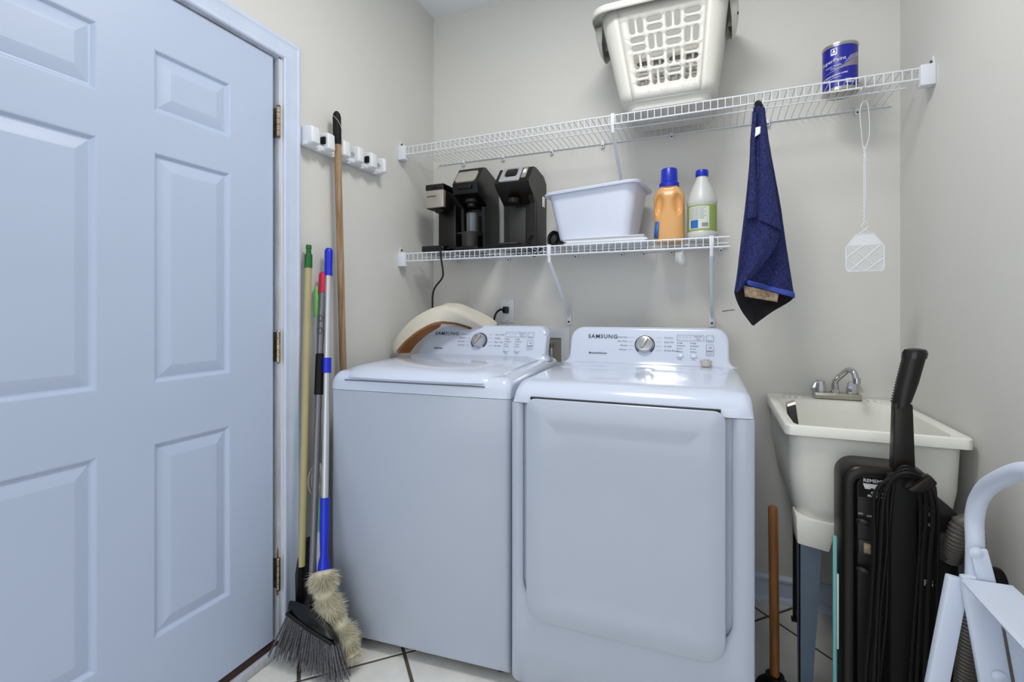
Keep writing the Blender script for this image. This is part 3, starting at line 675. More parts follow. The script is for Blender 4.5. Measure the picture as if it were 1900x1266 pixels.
# orange detergent bottle
obx, oby = 1.242, -.175
ob = thing('detergent_bottle', (obx, oby, SZ), 'orange detergent bottle with a blue cap on the lower shelf', 'bottle')
om = MB(); rings = []; NA, NZ = 64, 44; hh = .232
for k in range(NZ + 1):
    t = k / NZ; z = SZ + hh * t
    w = .060 * (1 - .06 * max(0, (.08 - t) / .08) ** 2); 
    if t > .78: q = (t - .78) / .22; w = .060 - .028 * q ** 1.7
    d = w * .74; d = max(d, .0315) if t > .78 else d
    rg = []
    for j in range(NA):
        a = 2 * math.pi * j / NA; ca, sa = math.cos(a), math.sin(a); e = .62
        x = w * math.copysign(abs(ca) ** e, ca); y = d * math.copysign(abs(sa) ** e, sa)
        if sa < 0:
            for cx_ in (-.036, .036):
                q = ((x - cx_) / .0175) ** 2 + ((t - (.66 if abs(x) > .03 else .68)) / .2) ** 2
                y += .021 * max(0, 1 - q ** 1.6)
        rg.append((obx + x, oby + y, z))
    rings.append(rg)
om.loft(rings).build('body', 'orange', ob, ang=60)
MB().lathe([(.039, SZ + hh - .004), (.04, SZ + hh + .012), (.0335, SZ + hh + .018), (.032, SZ + .30), (.030, SZ + .304), (.026, SZ + .304)], (obx, oby, 0), 30).build('cap', 'capblue', ob)
lb = MB(); 
for k, (v0, v1) in enumerate(((.018, .082),)):
    lb.add([(obx - .0575, oby - .036, SZ + v0), (obx - .040, oby - .0462, SZ + v0 - .004), (obx - .036, oby - .0462, SZ + v1), (obx - .051, oby - .0405, SZ + v1 + .004)], [(0, 1, 2, 3)])
lb.build('label', 'labelblue', ob, solid=.001)

# white bottle with a green label
wbx, wby, wr = 1.368, -.165, .0585
wbt = thing('bleach_bottle', (wbx, wby, SZ), 'white translucent jug with a green label and blue cap on the lower shelf', 'bottle')
MB().lathe([(wr - .012, SZ), (wr - .003, SZ + .004), (wr, SZ + .014), (wr, SZ + .032), (wr - .003, SZ + .036), (wr - .003, SZ + .142), (wr, SZ + .148), (wr - .001, SZ + .162), (wr - .009, SZ + .19), (wr - .022, SZ + .222), (.0235, SZ + .25), (.021, SZ + .262), (.021, SZ + .27)], (wbx, wby, 0), 40).build('body', 'milky', wbt, ang=50)
MB().lathe([(.0235, SZ + .262), (.0245, SZ + .264), (.0245, SZ + .284), (.0225, SZ + .288), (.018, SZ + .288)], (wbx, wby, 0), 28).build('cap', 'capblue', wbt)
wf = cyl((wbx, wby), wr - .003, .02)
wl = patch(MB(), wf, -.10, .10, SZ + .038, SZ + .14, 40).build('label', 'labelgreen', wbt, keep=True)
patch(MB(), wf, -.055, .028, SZ + .045, SZ + .134, 24, .0004).build('label_panel', 'labelwhite', wl, keep=True)
patch(MB(), wf, -.046, -.014, SZ + .048, SZ + .08, 10, .0008).build('blue_box', 'labelblue', wl, keep=True)
tm = MB()
for k in range(9): tm.text(('Use only as directed on the label', 'keep out of reach of children', 'rinse bottle before recycling')[k % 3], .0052, lambda u, v: wf(-.05 + u, SZ + .129 - k * .0055 + v, .0009), 'LEFT', .95)
for k in range(14): patch(tm, wf, .0 + k * .0017, .0 + k * .0017 + (.0006, .0011)[k % 2], SZ + .052, SZ + .068, 1, .0009)
tm.build('small_print', 'ink', wl, keep=True)

tg = thing('shelf_tag', (1.285, -.3, 1.40), 'torn translucent tape strip hanging under the lower shelf', 'tag')
MB().loft([[(1.272, -.255, 1.432), (1.30, -.255, 1.436)], [(1.27, -.262, 1.40), (1.308, -.262, 1.405)], [(1.288, -.266, 1.385), (1.312, -.266, 1.372)]], False, False, closed=False).build('strip', 'milky', tg, solid=.001)
MB().tube([(1.272, -.255, 1.43), (1.30, -.255, 1.434), (1.30, -.24, 1.475)], .0015, 5).build('strip_fold', 'milky', tg)

# ================================================================== TOWEL AND FLY SWATTER
tw = thing('hand_towel', (1.56, -.345, 1.15), 'dark blue terry towel hanging from a hook on the upper shelf', 'towel')
HX, HY, HZ = 1.56, -.342, 1.927
def interp(P, z):
    for (x0, z0), (x1, z1) in zip(P, P[1:]):
        if z <= z1: return x0 + (x1 - x0) * (z - z0) / max(1e-6, z1 - z0)
    return P[-1][0]
def sheet(Lp, Rp, y0, amp, waves, nrow=60, ncol=26, ph=0, bulge=.0, slope=0):
    """cloth between two edges given row by row in centimetres (right, down) from the hook"""
    L2 = catmull([(a, b, 0) for a, b in Lp], 6); R2 = catmull([(a, b, 0) for a, b in Rp], 6)
    def at(P, t):
        q = t * (len(P) - 1); i = min(int(q), len(P) - 2); return P[i].lerp(P[i + 1], q - i)
    rows = []
    for k in range(nrow + 1):
        t = k / nrow; a, b = at(L2, t), at(R2, t); row = []
        for j in range(ncol + 1):
            s_ = j / ncol; p = a.lerp(b, s_); w = (b.x - a.x) / 19
            yy = y0 - amp * min(1, .25 + w) * math.sin(s_ * math.pi * waves + ph + t * 1.3) - bulge * math.sin(math.pi * s_) + slope * s_ * min(1, .2 + w) + .0035 * noise.noise(Vector((p.x * .35, p.y * .35, y0 * 90)))
            row.append((HX + p.x * .01, HY + yy, HZ - p.y * .01))
        rows.append(row)
    return MB().loft(rows, False, False, closed=False)
EL = [(-1.7, .4), (-2.4, 9.1), (-2.8, 18.8), (-4.2, 34.2), (-5.7, 47.8), (-7.3, 63.3), (-7.7, 66.2), (-5.6, 72), (-1.7, 77.6)]
ER = [(1.4, .4), (2.6, 9.1), (4.2, 18.8), (6.7, 34.2), (8.5, 47.8), (10.6, 63), (11.5, 68.1), (5.4, 72.4), (-1.5, 77.7)]
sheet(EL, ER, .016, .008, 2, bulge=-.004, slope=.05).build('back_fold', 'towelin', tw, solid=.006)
sheet([(-1.2, .4), (-1.5, 18), (-2, 36), (-3.2, 50), (-3.8, 62.3)], [(1.5, .4), (4.3, 18.8), (6.9, 34.2), (9, 50), (11.5, 67)], -.006, .011, 2.4, ph=.6, slope=.05).build('right_fold', 'towel', tw, solid=.006)
sheet([(-3.8, 61.5), (-3.8, 63.2)], [(11.4, 66), (11.6, 67.9)], -.016, .009, 2.4, 4, 26, .6, slope=.05).build('hem', 'hem', tw, solid=.007)
sheet([(-1.7, .4), (-2.4, 9.1), (-2.8, 18.8), (-4.2, 34.2), (-5.2, 44), (-6.2, 53), (-7.0, 60), (-7.7, 65.6)], [(.4, .4), (.6, 9), (.8, 20), (2.2, 36), (6.3, 45.5), (3.2, 53.4), (-2.1, 60.4), (-6.8, 65.8)], -.022, .011, 2.6, ph=1.6, slope=-.008).build('left_fold', 'towel', tw, solid=.006)
sheet([(-.2, 1.5), (.2, 8), (.3, 20), (.2, 32), (.2, 41)], [(1.5, 1.5), (2.3, 9), (3.5, 20), (5.2, 33), (6.6, 44.6)], -.032, .003, 1.5, ph=.4, bulge=.014).build('front_fold', 'towel', tw, solid=.006)
sheet([(-1.9, 3), (-2.3, 12), (-2.6, 22), (-3.4, 34), (-3.6, 40)], [(-.6, 3), (-1.2, 12), (-1.0, 22), (-.5, 33), (-.8, 39.5)], -.030, .002, 1, 40, 12, bulge=.008).build('side_fold', 'towel', tw, solid=.006)
MB().tube(catmull([(HX + .003, HY + .004, 1.93), (HX - .003, HY - .014, 1.937), (HX + .004, HY - .02, 1.92)], 4), .012, 10).build('gathered_corner', 'towelin', tw)
sheet([(-1.3, 8.2), (-1.6, 11.6)], [(.7, 8.0), (.2, 10.6)], -.041, 0, 1, 4, 4).build('care_tag', 'white', tw, solid=.001)
sheet([(-5.0, 63.2), (-4.4, 67.4)], [(6.2, 66.6), (5.8, 69.4)], -.012, .002, 2, 6, 12).build('sewn_label', 'tan', tw, solid=.002)
lt = MB()
for k in range(4): lt.text(('50 x 80 cotton', 'machine wash', 'tumble dry low', 'made with care')[k], .007, lambda u, v: Vector((HX + .026 + u, HY - .0165, HZ - .652 - .007 * k + v - .12 * u)), sx=1.1)
lt.build('label_print', 'darkwood', tw, keep=True)
th_ = thing('towel_hook', (1.566, -.325, 1.93), 'white wire hook holding the blue towel to the upper shelf', 'hook')
MB().tube(catmull([(1.557, -.352, 1.955), (1.562, -.33, 1.962), (1.57, -.322, 1.965), (1.573, -.345, 1.955), (1.572, -.362, 1.925), (1.568, -.37, 1.905), (1.562, -.37, 1.91)], 6), .0018, 6).build('wire', 'wire', th_)

fs = thing('fly_swatter', (1.88, -.325, 1.33), 'white fly swatter with a twisted wire handle hanging from the upper shelf', 'fly swatter')
sx_, sy_ = 1.879, -.327
MB().tube(catmull([(sx_ + .006, sy_, 1.70), (sx_ - .004, sy_, 1.75), (sx_ - .009, sy_, 1.80), (sx_ - .013, sy_, 1.87), (sx_ - .007, sy_, 1.90), (sx_ + .006, sy_, 1.90), (sx_ + .012, sy_, 1.86), (sx_ + .013, sy_, 1.79), (sx_ + .004, sy_, 1.75), (sx_ - .003, sy_, 1.70)], 6), .0011, 6).build('handle_loop', 'wire', fs)
for ph in (0, math.pi):
    P = []
    for k in range(91):
        t = k / 90; z = 1.752 - .255 * t; tw_ = 1 if (t < .22 or t > .72) else 0
        a = ph + (t * 55 if t < .22 else (12.1 if t < .72 else 12.1 + (t - .72) * 55)); P.append((sx_ + .0022 * math.cos(a), sy_ + .0022 * math.sin(a), z))
    MB().tube(P, .0015, 6).build('twisted_wire', 'wire', fs)
MB().tube(catmull([(sx_, sy_, 1.50), (sx_ - .009, sy_, 1.484), (sx_ + .008, sy_, 1.468), (sx_ + .014, sy_, 1.462)], 4), .0014, 6).tube(catmull([(sx_, sy_, 1.50), (sx_ + .009, sy_, 1.484), (sx_ - .008, sy_, 1.468), (sx_ - .014, sy_, 1.462)], 4), .0014, 6).build('diamond_wire', 'wire', fs)
hw, h0, h1, h2 = .055, 1.334, 1.424, 1.462
outl = [(-hw + .012, h0), (hw - .012, h0), (hw - .003, h0 + .004), (hw, h0 + .014), (hw, h1 - .008), (hw - .006, h1 + .002), (.024, h2), (-.024, h2), (-hw + .006, h1 + .002), (-hw, h1 - .008), (-hw, h0 + .014), (-hw + .003, h0 + .004)]
inn = [(x * .93, h0 + (z - h0) * .955 + .003) for x, z in outl]
MB().loft([[(sx_ + x, y, z) for x, z in o_] for o_, y in ((outl, sy_ + .002), (outl, sy_ - .002), (inn, sy_ - .002), (inn, sy_ + .002))] + [[(sx_ + x, sy_ + .002, z) for x, z in outl]], False, False).build('frame', 'whiteplastic', fs)
MB().prism([(-hw + .006, h1 - .002), (hw - .006, h1 - .002), (.022, h2 - .003), (-.022, h2 - .003)], lambda a, b, d: (sx_ + a, d, b), sy_ - .0012, sy_ + .0012).build('solid_top', 'whiteplastic', fs)
gm = MB(); pt = .0052
nx = int(2 * hw / pt)
for i in range(1, nx + 1): x = -hw + i * (2 * hw / (nx + 1)); gm.box(sx_ + x - .0007, sx_ + x + .0007, sy_ - .0008, sy_ + .0008, h0 + .003, h1)
for i in range(1, 18): z = h0 + i * (h1 - h0) / 18; gm.box(sx_ - hw + .003, sx_ + hw - .003, sy_ - .0007, sy_ + .0007, z - .0007, z + .0007)
gm.build('mesh', 'whiteplastic', fs, kind='stuff')
dg = MB()
for x0, z0, x1, z1 in ((-hw, h0 + .045, 0, h1), (-hw + .01, h0, hw - .012, h1 - .004), (0, h0, hw, h0 + .045), (hw, h0 + .045, 0, h1), (hw - .01, h0, -hw + .012, h1 - .004), (0, h0, -hw, h0 + .045)):
    dg.tube([(sx_ + x0, sy_ - .001, z0), (sx_ + x1, sy_ - .001, z1)], .0017, 6)
dg.build('cross_ribs', 'whiteplastic', fs)
sh = thing('wire_hook', (1.877, -.327, 1.9), 'thin dark wire hook holding the fly swatter on the upper shelf', 'hook')
MB().tube(catmull([(1.885, -.325, 1.945), (1.878, -.327, 1.952), (1.870, -.328, 1.947), (1.868, -.327, 1.938), (1.874, -.327, 1.915), (1.876, -.327, 1.898), (1.882, -.328, 1.897), (1.886, -.327, 1.91), (1.883, -.327, 1.93), (1.879, -.327, 1.94)], 5), .0012, 6).build('wire', 'steel', sh)

# ================================================================== TOOL RACK AND BROOMS
rk = thing('tool_rack', (0, -.66, 1.85), 'white plastic broom rack with clips on the left wall', 'tool rack')
MB().rbox(.0, .016, -.932, -.486, 1.812, 1.884, .006).build('back_plate', 'whiteplastic', rk)
MB().rbox(.01, .04, -.932, -.486, 1.812, 1.83, .004).build('lower_ledge', 'whiteplastic', rk)
for i, (y0, y1) in enumerate(((-.932, -.884), (-.851, -.806), (-.767, -.72), (-.681, -.639), (-.599, -.552), (-.514, -.486))):
    b_ = MB().hexa([(.01, y0, 1.812), (.066, y0 + .002, 1.818), (.066, y1 - .006, 1.818), (.01, y1, 1.812), (.01, y0, 1.886), (.062, y0 + .002, 1.88), (.062, y1 - .006, 1.88), (.01, y1, 1.886)], .007, 3).build('block', 'whiteplastic', rk)
    if i in (1, 4): MB().rbox(.03, .052, y0 - .007, y0 + .003, 1.836, 1.864, .003).build('rubber_grip', 'matblack', b_)
    elif i in (2, 3, 5): MB().lathe([(.006, -.012), (.006, .008)], (.04, y0 - .003, 1.85), 10, Matrix.Rotation(R(90), 4, 'X')).build('grip_roller', 'alu', b_)
    if i < 5: MB().lathe([(.011, 0), (.011, .004), (.007, .006)], (.03, y1 + .018, 1.807), 14).build('hook_pivot', 'whiteplastic', rk)

def seg(a, b, t): return Vector(a).lerp(Vector(b), t)
wp = thing('wooden_handle', (.045, -.74, .5), 'weathered wooden pole with a black grip clamped in the broom rack', 'pole')
a, b = (.045, -.786, 1.985), (.045, -.735, .55)
MB().tube([seg(a, b, t) for t in (.075, .3, .6, 1)], .0135, 14).build('shaft', 'wood', wp)
P = [seg(a, b, t / 200) for t in range(0, 19)]
MB().tube(P, [.006, .012, .0145] + [.0155 + .0007 * (k % 2) for k in range(13)] + [.015, .0145, .014], 14).build('grip', 'matblack', wp)
MB().tube(catmull([P[3] + Vector((-.002, -.017, 0)), P[6] + Vector((.016, -.01, 0)), P[9] + Vector((.017, .004, 0)), P[11] + Vector((.012, .014, 0))], 4), .0008, 5).build('loose_thread', 'string', wp)

g1 = thing('long_handled_scoop', (.09, -1.0, 0), 'cream pole with a dark green cap and black scoop, nearest the door casing', 'scoop')
a, b = Vector((.03, -.913, 1.445)), Vector((.085, -1.0, .312))
MB().tube([seg(a, b, .06), b], .0125, 12).build('pole', 'cream', g1)
MB().tube([a, seg(a, b, .012), seg(a, b, .014), seg(a, b, .03), seg(a, b, .031), seg(a, b, .075)], [.0095, .0105, .0085, .0095, .0135, .014], 14).build('cap', 'green', g1)
e = b + (b - a).normalized() * .13
MB().tube([b + (a - b).normalized() * .01, e], .0062, 8).build('rod', 'black', g1)
sc = MB(); rings = []
for k in range(11):
    t = k / 10; z = .40 - .37 * t; w = .055 * min(1, (t * 3.2 + .1)) ** .5
    rings.append([(.075 + .012 * math.cos(math.pi * j / 8 - math.pi / 2) + .02 * t, -.965 - .012 * t + w * (j / 8 * 2 - 1), z) for j in range(9)])
sc.loft(rings, False, False, closed=False).build('scoop', 'black', g1, solid=.004)

g2 = thing('string_mop', (.08, -.92, .2), 'thin mop with a light green grip and tied-up white strings', 'mop')
a, b = Vector((.02, -.864, 1.297)), Vector((.085, -.925, .30))
MB().tube([seg(a, b, .1), b], .0095, 10).build('pole', 'alu', g2)
MB().tube([a, seg(a, b, .006), seg(a, b, .02), seg(a, b, .09), seg(a, b, .12)], [.004, .0085, .0115, .0125, .0105], 12).build('grip', 'ltgreen', g2)
st_ = MB()
for k in range(46):
    an = random.uniform(0, 2 * math.pi); rr_ = random.uniform(.014, .03); c0 = seg(a, b, .66)
    P = [c0 + Vector((rr_ * .35 * math.cos(an), rr_ * .35 * math.sin(an), .0)), c0 + Vector((rr_ * 1.0 * math.cos(an + .2), rr_ * math.sin(an + .2), -.04)), c0 + Vector((rr_ * 1.05 * math.cos(an + .4), rr_ * 1.05 * math.sin(an + .4), -.085)), c0 + Vector((.008 * math.cos(an), .008 * math.sin(an), -.125))]
    st_.tube(catmull(P, 4), .0033, 5)
so = st_.build('mop_strings', 'string', g2, kind='stuff')
MB().tube([seg(a, b, .785), seg(a, b, .90)], .0135, 12).build('collar', 'ltgreen', g2)
MB().tube([seg(a, b, .90), b + (b - a) * .1], .0115, 12).build('socket', 'whiteplastic', g2)

g3 = thing('broom', (.2, -1.03, 0), 'angled broom with a red grip, grey pole and dark bristles on the floor', 'broom')
a, b = Vector((.035, -.848, 1.35)), Vector((.15, -1.02, .215))
MB().tube([seg(a, b, .06), b], .0118, 12).build('pole', 'greytube', g3)
MB().tube([a, seg(a, b, .004), seg(a, b, .012), seg(a, b, .07)], [.007, .012, .0142, .0142], 14).build('grip', 'red', g3)
MB().tube([seg(a, b, .27), seg(a, b, .272), seg(a, b, .398), seg(a, b, .4)], [.013, .0155, .0155, .013], 14).build('foam_sleeve', 'matblack', g3)
lgp = MB(); dv = (b - a).normalized(); fx = Vector((.5, -.86, 0)).normalized(); sx2 = dv.cross(fx).normalized()
for t in (.155, .195):
    c0 = seg(a, b, t) + fx * .0121
    lgp.loft([[c0 + (sx2 * math.cos(2 * math.pi * k / 16) + dv * math.sin(2 * math.pi * k / 16) * 1.4) * r_ for k in range(16)] for r_ in (.009, .0065)], False, False)
lgp.build('printed_rings', 'ink', g3, keep=True)
HL, HR = Vector((.090, -1.055, .190)), Vector((.290, -1.05, .130))
hd = MB(); rings = []
for k in range(17):
    t = k / 16; p = HL.lerp(HR, t); top = .048 * math.sin(math.pi * min(1, t * .86 + .14)) ** .6 + .004
    if t > .9: top *= .9
    th2 = .020 * (math.sin(math.pi * (t * .94 + .03)) ** .4)
    rings.append([p + Vector((0, -th2, -.004)), p + Vector((0, -th2 * 1.05, .012)), p + Vector((0, -th2 * .7, top * .8)), p + Vector((0, 0, top)), p + Vector((0, th2 * .7, top * .8)), p + Vector((0, th2, .012)), p + Vector((0, th2, -.004))])
ho = hd.loft(rings).build('head', 'blackgloss', g3)
MB().tube([HL.lerp(HR, .03) + Vector((0, -.019, .004)), HL.lerp(HR, .5) + Vector((0, -.023, .004)), HL.lerp(HR, .97) + Vector((0, -.019, .004))], .006, 8).build('head_rim', 'black', ho)
MB().tube([b + (a - b).normalized() * .02, HL.lerp(HR, .36) + Vector((0, 0, .02))], [.015, .019], 12).build('socket', 'black', g3)
br = MB(); BL, BR = Vector((.030, -1.06, .034)), Vector((.325, -1.05, .004))
for k in range(44):
    for row in range(4):
        t = (k + random.uniform(-.3, .3)) / 43; t = max(0, min(1, t)); y = (row - 1.5) * .009
        p0 = HL.lerp(HR, .03 + .94 * t) + Vector((0, y, .0)); p1 = BL.lerp(BR, t) + Vector((random.uniform(-.006, .006), y * 1.7 + random.uniform(-.006, .006), random.uniform(0, .012)))
        if p1.x < .008: p1.x = .008
        pm = p0.lerp(p1, .55) + Vector((random.uniform(-.002, .002), random.uniform(-.003, .003), 0))
        br.tube([p0, pm, p1], [.0022, .0022, .0017], 4)
br.build('bristles', 'bristle', g3, kind='stuff', label='dark grey flagged bristles')

g4 = thing('duster', (.27, -.99, 0), 'fluffy cream duster on a silver pole with blue grips in front of the washer', 'duster')
a, b = Vector((.04, -.823, 1.442)), Vector((.185, -1.0, .325))
MB().tube([seg(a, b, .06), seg(a, b, .84)], .0118, 14).build('pole', 'alu', g4)
N = 16; P = [seg(a, b, .095 * k / N) for k in range(N + 1)]
MB().tube(P, [.011, .0145] + [.0152 - (.0012 if 5 <= k <= 12 and k % 2 else 0) for k in range(N - 1)], 14).build('grip', 'blue', g4)
MB().tube([seg(a, b, .371), seg(a, b, .419)], .0155, 14).build('collar', 'blue', g4)
MB().tube([seg(a, b, .80), seg(a, b, .86), seg(a, b, .862), seg(a, b, .965), seg(a, b, .985), seg(a, b, 1.02)], [.0155, .0155, .0165, .0125, .0185, .022], 14).build('ferrule', 'blue', g4)
core = catmull([(.188, -1.005, .32), (.200, -1.015, .285), (.208, -1.012, .235), (.222, -1.0, .18), (.247, -.992, .13), (.272, -.99, .085), (.29, -.992, .045)], 6)
crad = [.02] + [.030 + .006 * math.sin(k * .95) for k in range(len(core) - 2)] + [.016]
MB().tube(core, crad, 10).build('core', 'fluff', g4)
fl = MB()
for k in range(9000):
    t = random.random() ** .95; q = t * (len(core) - 1); i = min(int(q), len(core) - 2); p = core[i].lerp(core[i + 1], q - i)
    tg_ = (core[i + 1] - core[i]).normalized(); an = random.uniform(0, 2 * math.pi)
    u = tg_.orthogonal().normalized(); w = tg_.cross(u); nrm = u * math.cos(an) + w * math.sin(an)
    tier = .5 + .5 * math.sin(t * 19)
    p0 = p + nrm * .02; ln_ = random.uniform(.02, .04) * (.75 + .55 * tier)
    d_ = (nrm * .85 + tg_ * random.uniform(.15, .9) + Vector((random.gauss(0, .22), random.gauss(0, .22), random.gauss(0, .22) - .15))).normalized()
    p1 = p0 + d_ * ln_; sd = d_.cross(Vector((random.gauss(0, 1), random.gauss(0, 1), random.gauss(0, 1)))).normalized() * .0011; s2 = d_.cross(sd).normalized() * .0011
    if p1.z < .002: p1.z = .002
    fl.add([p0 + sd, p0 - sd * .5 + s2, p0 - sd * .5 - s2, p1], [(0, 1, 3), (1, 2, 3), (2, 0, 3)])
fl.build('fibres', 'fluff', g4, kind='stuff')

# ================================================================== UTILITY SINK
sk = thing('utility_sink', (1.835, -.31, 0), 'off-white plastic utility sink on metal legs in the corner', 'sink')
sx0, sx1, sy0, sy1, rz_ = 1.612, 2.058, -.612, -.004, .860
def pr_(x0, x1, y0, y1, r_, z, n=5): return [(x, y, z) for x, y in rr(x0, x1, y0, y1, r_, n)]
tub = MB()
tub.loft([pr_(1.675, 2.015, -.54, -.09, .06, .545), pr_(1.652, 2.028, -.572, -.065, .07, .565), pr_(1.642, 2.032, -.582, -.058, .06, .61), pr_(1.630, 2.040, -.590, -.03, .045, .70), pr_(1.626, 2.044, -.594, -.02, .04, .835)], True, False)
tub.build('basin', 'sinkwhite', sk, ang=60)
MB().loft([pr_(sx0 + .03, sx1 - .03, sy0 + .03, sy1 - .09, .04, rz_ - .006), pr_(sx0 + .036, sx1 - .036, sy0 + .036, sy1 - .1, .045, .82), pr_(1.66, 2.015, -.56, -.11, .06, .66), pr_(1.69, 1.99, -.53, -.14, .06, .575)], False, True).build('basin_inside', 'sinkwhite', sk, ang=60)
rm = MB()
rm.loft([pr_(sx0 + .010, sx1 - .010, sy0 + .010, sy1, .02, .828), pr_(sx0, sx1, sy0, sy1, .022, .830), pr_(sx0, sx1, sy0, sy1, .022, .856), pr_(sx0 + .004, sx1 - .004, sy0 + .004, sy1 - .002, .022, rz_),
         pr_(sx0 + .012, sx1 - .012, sy0 + .012, sy1 - .01, .026, rz_), pr_(sx0 + .018, sx1 - .018, sy0 + .018, sy1 - .08, .03, rz_ - .003), pr_(sx0 + .03, sx1 - .03, sy0 + .03, sy1 - .09, .04, rz_ - .006)], False, False)
rm.build('rim', 'sinkwhite', sk, ang=50)
for x0 in (1.672, 1.93):
    for k in range(3): MB().rbox(x0 + k * .022, x0 + .014 + k * .022, -.082, -.045, rz_ - .004, rz_ + .0035, .002).build('soap_rib', 'sinkwhite', sk)
for (x, y, s, t) in ((1.648, -.577, 1, 1), (2.036, -.577, -1, 1), (1.69, -.11, 1, -1), (2.0, -.11, -1, -1)):
    MB().hexa([(x, y, .49), (x + s * .085, y, .478), (x + s * .085, y + t * .07, .478), (x, y + t * .07, .49), (x - s * .003, y - t * .001, .575), (x + s * .105, y - t * .001, .565), (x + s * .105, y + t * .09, .565), (x - s * .003, y + t * .09, .575)], .006).build('leg_socket', 'sinkwhite', sk)
    mt = 'galv' if t == 1 else 'black'
    w_ = .058 if t == 1 else .024
    lg = MB(); t3 = .003
    q = lambda a_, b_, z_: (x + s * a_, y + t * b_, z_)
    lg.hexa([q(.006, .004, 0), q(.006 + w_ * .55, .004, 0), q(.006 + w_ * .55, .004 + t3, 0), q(.006, .004 + t3, 0), q(.006, .004, .5), q(.008 + w_, .004, .5), q(.008 + w_, .004 + t3, .5), q(.006, .004 + t3, .5)])
    lg.hexa([q(.006, .004, 0), q(.006 + t3, .004, 0), q(.006 + t3, .004 + w_ * .55, 0), q(.006, .004 + w_ * .55, 0), q(.006, .004, .5), q(.006 + t3, .004, .5), q(.006 + t3, .004 + w_, .5), q(.006, .004 + w_, .5)])
    lo_ = lg.build('leg', mt, sk, ang=20)
    MB().rbox(*sorted((x + s * .0, x + s * (.01 + w_ * .55))), *sorted((y, y + t * (.012 + w_ * .5))), 0, .012, .003).build('foot', 'black', lo_)
# tap
fx_, fy_ = 1.853, -.05
tp2 = thing('faucet', (fx_, fy_, rz_), 'chrome two-handle faucet on the back of the utility sink', 'faucet')
MB().rbox(fx_ - .078, fx_ + .078, fy_ - .026, fy_ + .026, rz_ + .0002, rz_ + .024, .006, 3).build('base', 'tin', tp2)
for s in (-1, 1):
    hb = MB().lathe([(.020, rz_ + .024), (.0225, rz_ + .03), (.021, rz_ + .045), (.0165, rz_ + .066), (.012, rz_ + .07)], (fx_ + s * .054, fy_, 0), 10).build('handle', 'chrome', tp2, ang=15)
    MB().hexa([(fx_ + s * .055, fy_ - .012, rz_ + .03), (fx_ + s * .088, fy_ - .013, rz_ + .03), (fx_ + s * .088, fy_ + .005, rz_ + .03), (fx_ + s * .055, fy_ + .012, rz_ + .03), (fx_ + s * .055, fy_ - .009, rz_ + .07), (fx_ + s * .074, fy_ - .01, rz_ + .062), (fx_ + s * .074, fy_ + .005, rz_ + .062), (fx_ + s * .055, fy_ + .009, rz_ + .07)], .004).build('lever', 'chrome', hb)
MB().lathe([(.017, rz_ + .024), (.017, rz_ + .03), (.0125, rz_ + .034), (.0125, rz_ + .06)], (fx_ - .004, fy_, 0), 16).build('riser', 'chrome', tp2)
spt = MB().tube(catmull([(fx_ - .004, fy_, rz_ + .05), (fx_ - .003, fy_ - .002, rz_ + .068), (fx_ + .004, fy_ - .02, rz_ + .085), (fx_ + .02, fy_ - .06, rz_ + .115), (fx_ + .028, fy_ - .082, rz_ + .122), (fx_ + .035, fy_ - .10, rz_ + .115), (fx_ + .04, fy_ - .112, rz_ + .09)], 6), .0105, 14).build('spout', 'chrome', tp2)
MB().lathe([(.012, 0), (.0125, .014), (.0125, .02)], (fx_ + .041, fy_ - .1145, rz_ + .076), 16).build('aerator', 'chrome', spt)
sb = thing('scrub_brush', (1.675, -.33, .6), 'dark grey brush handle standing in the left corner of the sink', 'brush')
MB().hexa([(1.685, -.36, .60), (1.71, -.36, .60), (1.71, -.31, .60), (1.685, -.31, .60), (1.650, -.35, .868), (1.675, -.35, .878), (1.675, -.30, .878), (1.650, -.30, .868)], .003).build('handle', 'darkgrey', sb)
MB().hexa([(1.650, -.35, .868), (1.675, -.35, .878), (1.675, -.30, .878), (1.650, -.30, .868), (1.651, -.345, .876), (1.674, -.345, .886), (1.674, -.305, .886), (1.651, -.305, .876)]).build('end_cap', 'steel', sb)

# plunger
pl = thing('plunger', (1.585, -.60, 0), 'wooden-handled plunger with a black rubber cup between dryer and sink', 'plunger')
MB().tube([(1.585, -.60, .075), (1.583, -.598, .35), (1.580, -.597, .598), (1.580, -.597, .602)], [.0135, .0135, .0135, .0115], 16).build('handle', 'wooddark', pl)
MB().lathe([(.062, 0), (.064, .006), (.06, .03), (.05, .055), (.034, .07), (.026, .076), (.026, .088), (.0135, .088)], (1.585, -.60, 0), 28).build('cup', 'black', pl)

# ================================================================== VACUUM
vc = thing('upright_vacuum', (1.835, -.72, 0), 'old black upright vacuum with its cord looped on a hook, in front of the sink', 'vacuum cleaner')
vx0, vx1, vt = 1.728, 1.932, .797
def vr(i, y, z0=.02): return [(x, y, z) for x, z in rr(vx0 + i, vx1 - i, z0 + i * .5, vt - i, (.02, .02, max(.01, .05 - i * .6), max(.01, .045 - i * .6)), 6)]
MB().loft([vr(.006, -.650), vr(0, -.656), vr(0, -.742), vr(.004, -.752), vr(.012, -.757), vr(.024, -.756), vr(.032, -.746), vr(.035, -.738)]).build('housing', 'brownblack', vc, ang=40)
MB().rbox(vx0 + .036, vx1 - .05, -.742, -.735, .05, vt - .04, .002).build('front_plate', 'black', vc)
MB().rbox(1.82, 1.88, -.79, -.738, .02, .79, .008, 3).build('centre_column', 'matblack', vc)
MB().rbox(1.880, 1.962, -.79, -.655, .02, .72, .018, 3).build('motor_cover', 'matblack', vc)
MB().hexa([(1.905, -.80, .60), (1.95, -.80, .60), (1.95, -.76, .60), (1.905, -.76, .60), (1.915, -.80, .665), (1.94, -.80, .67), (1.945, -.76, .67), (1.91, -.76, .665)], .005).build('release_latch', 'darkgrey', vc)
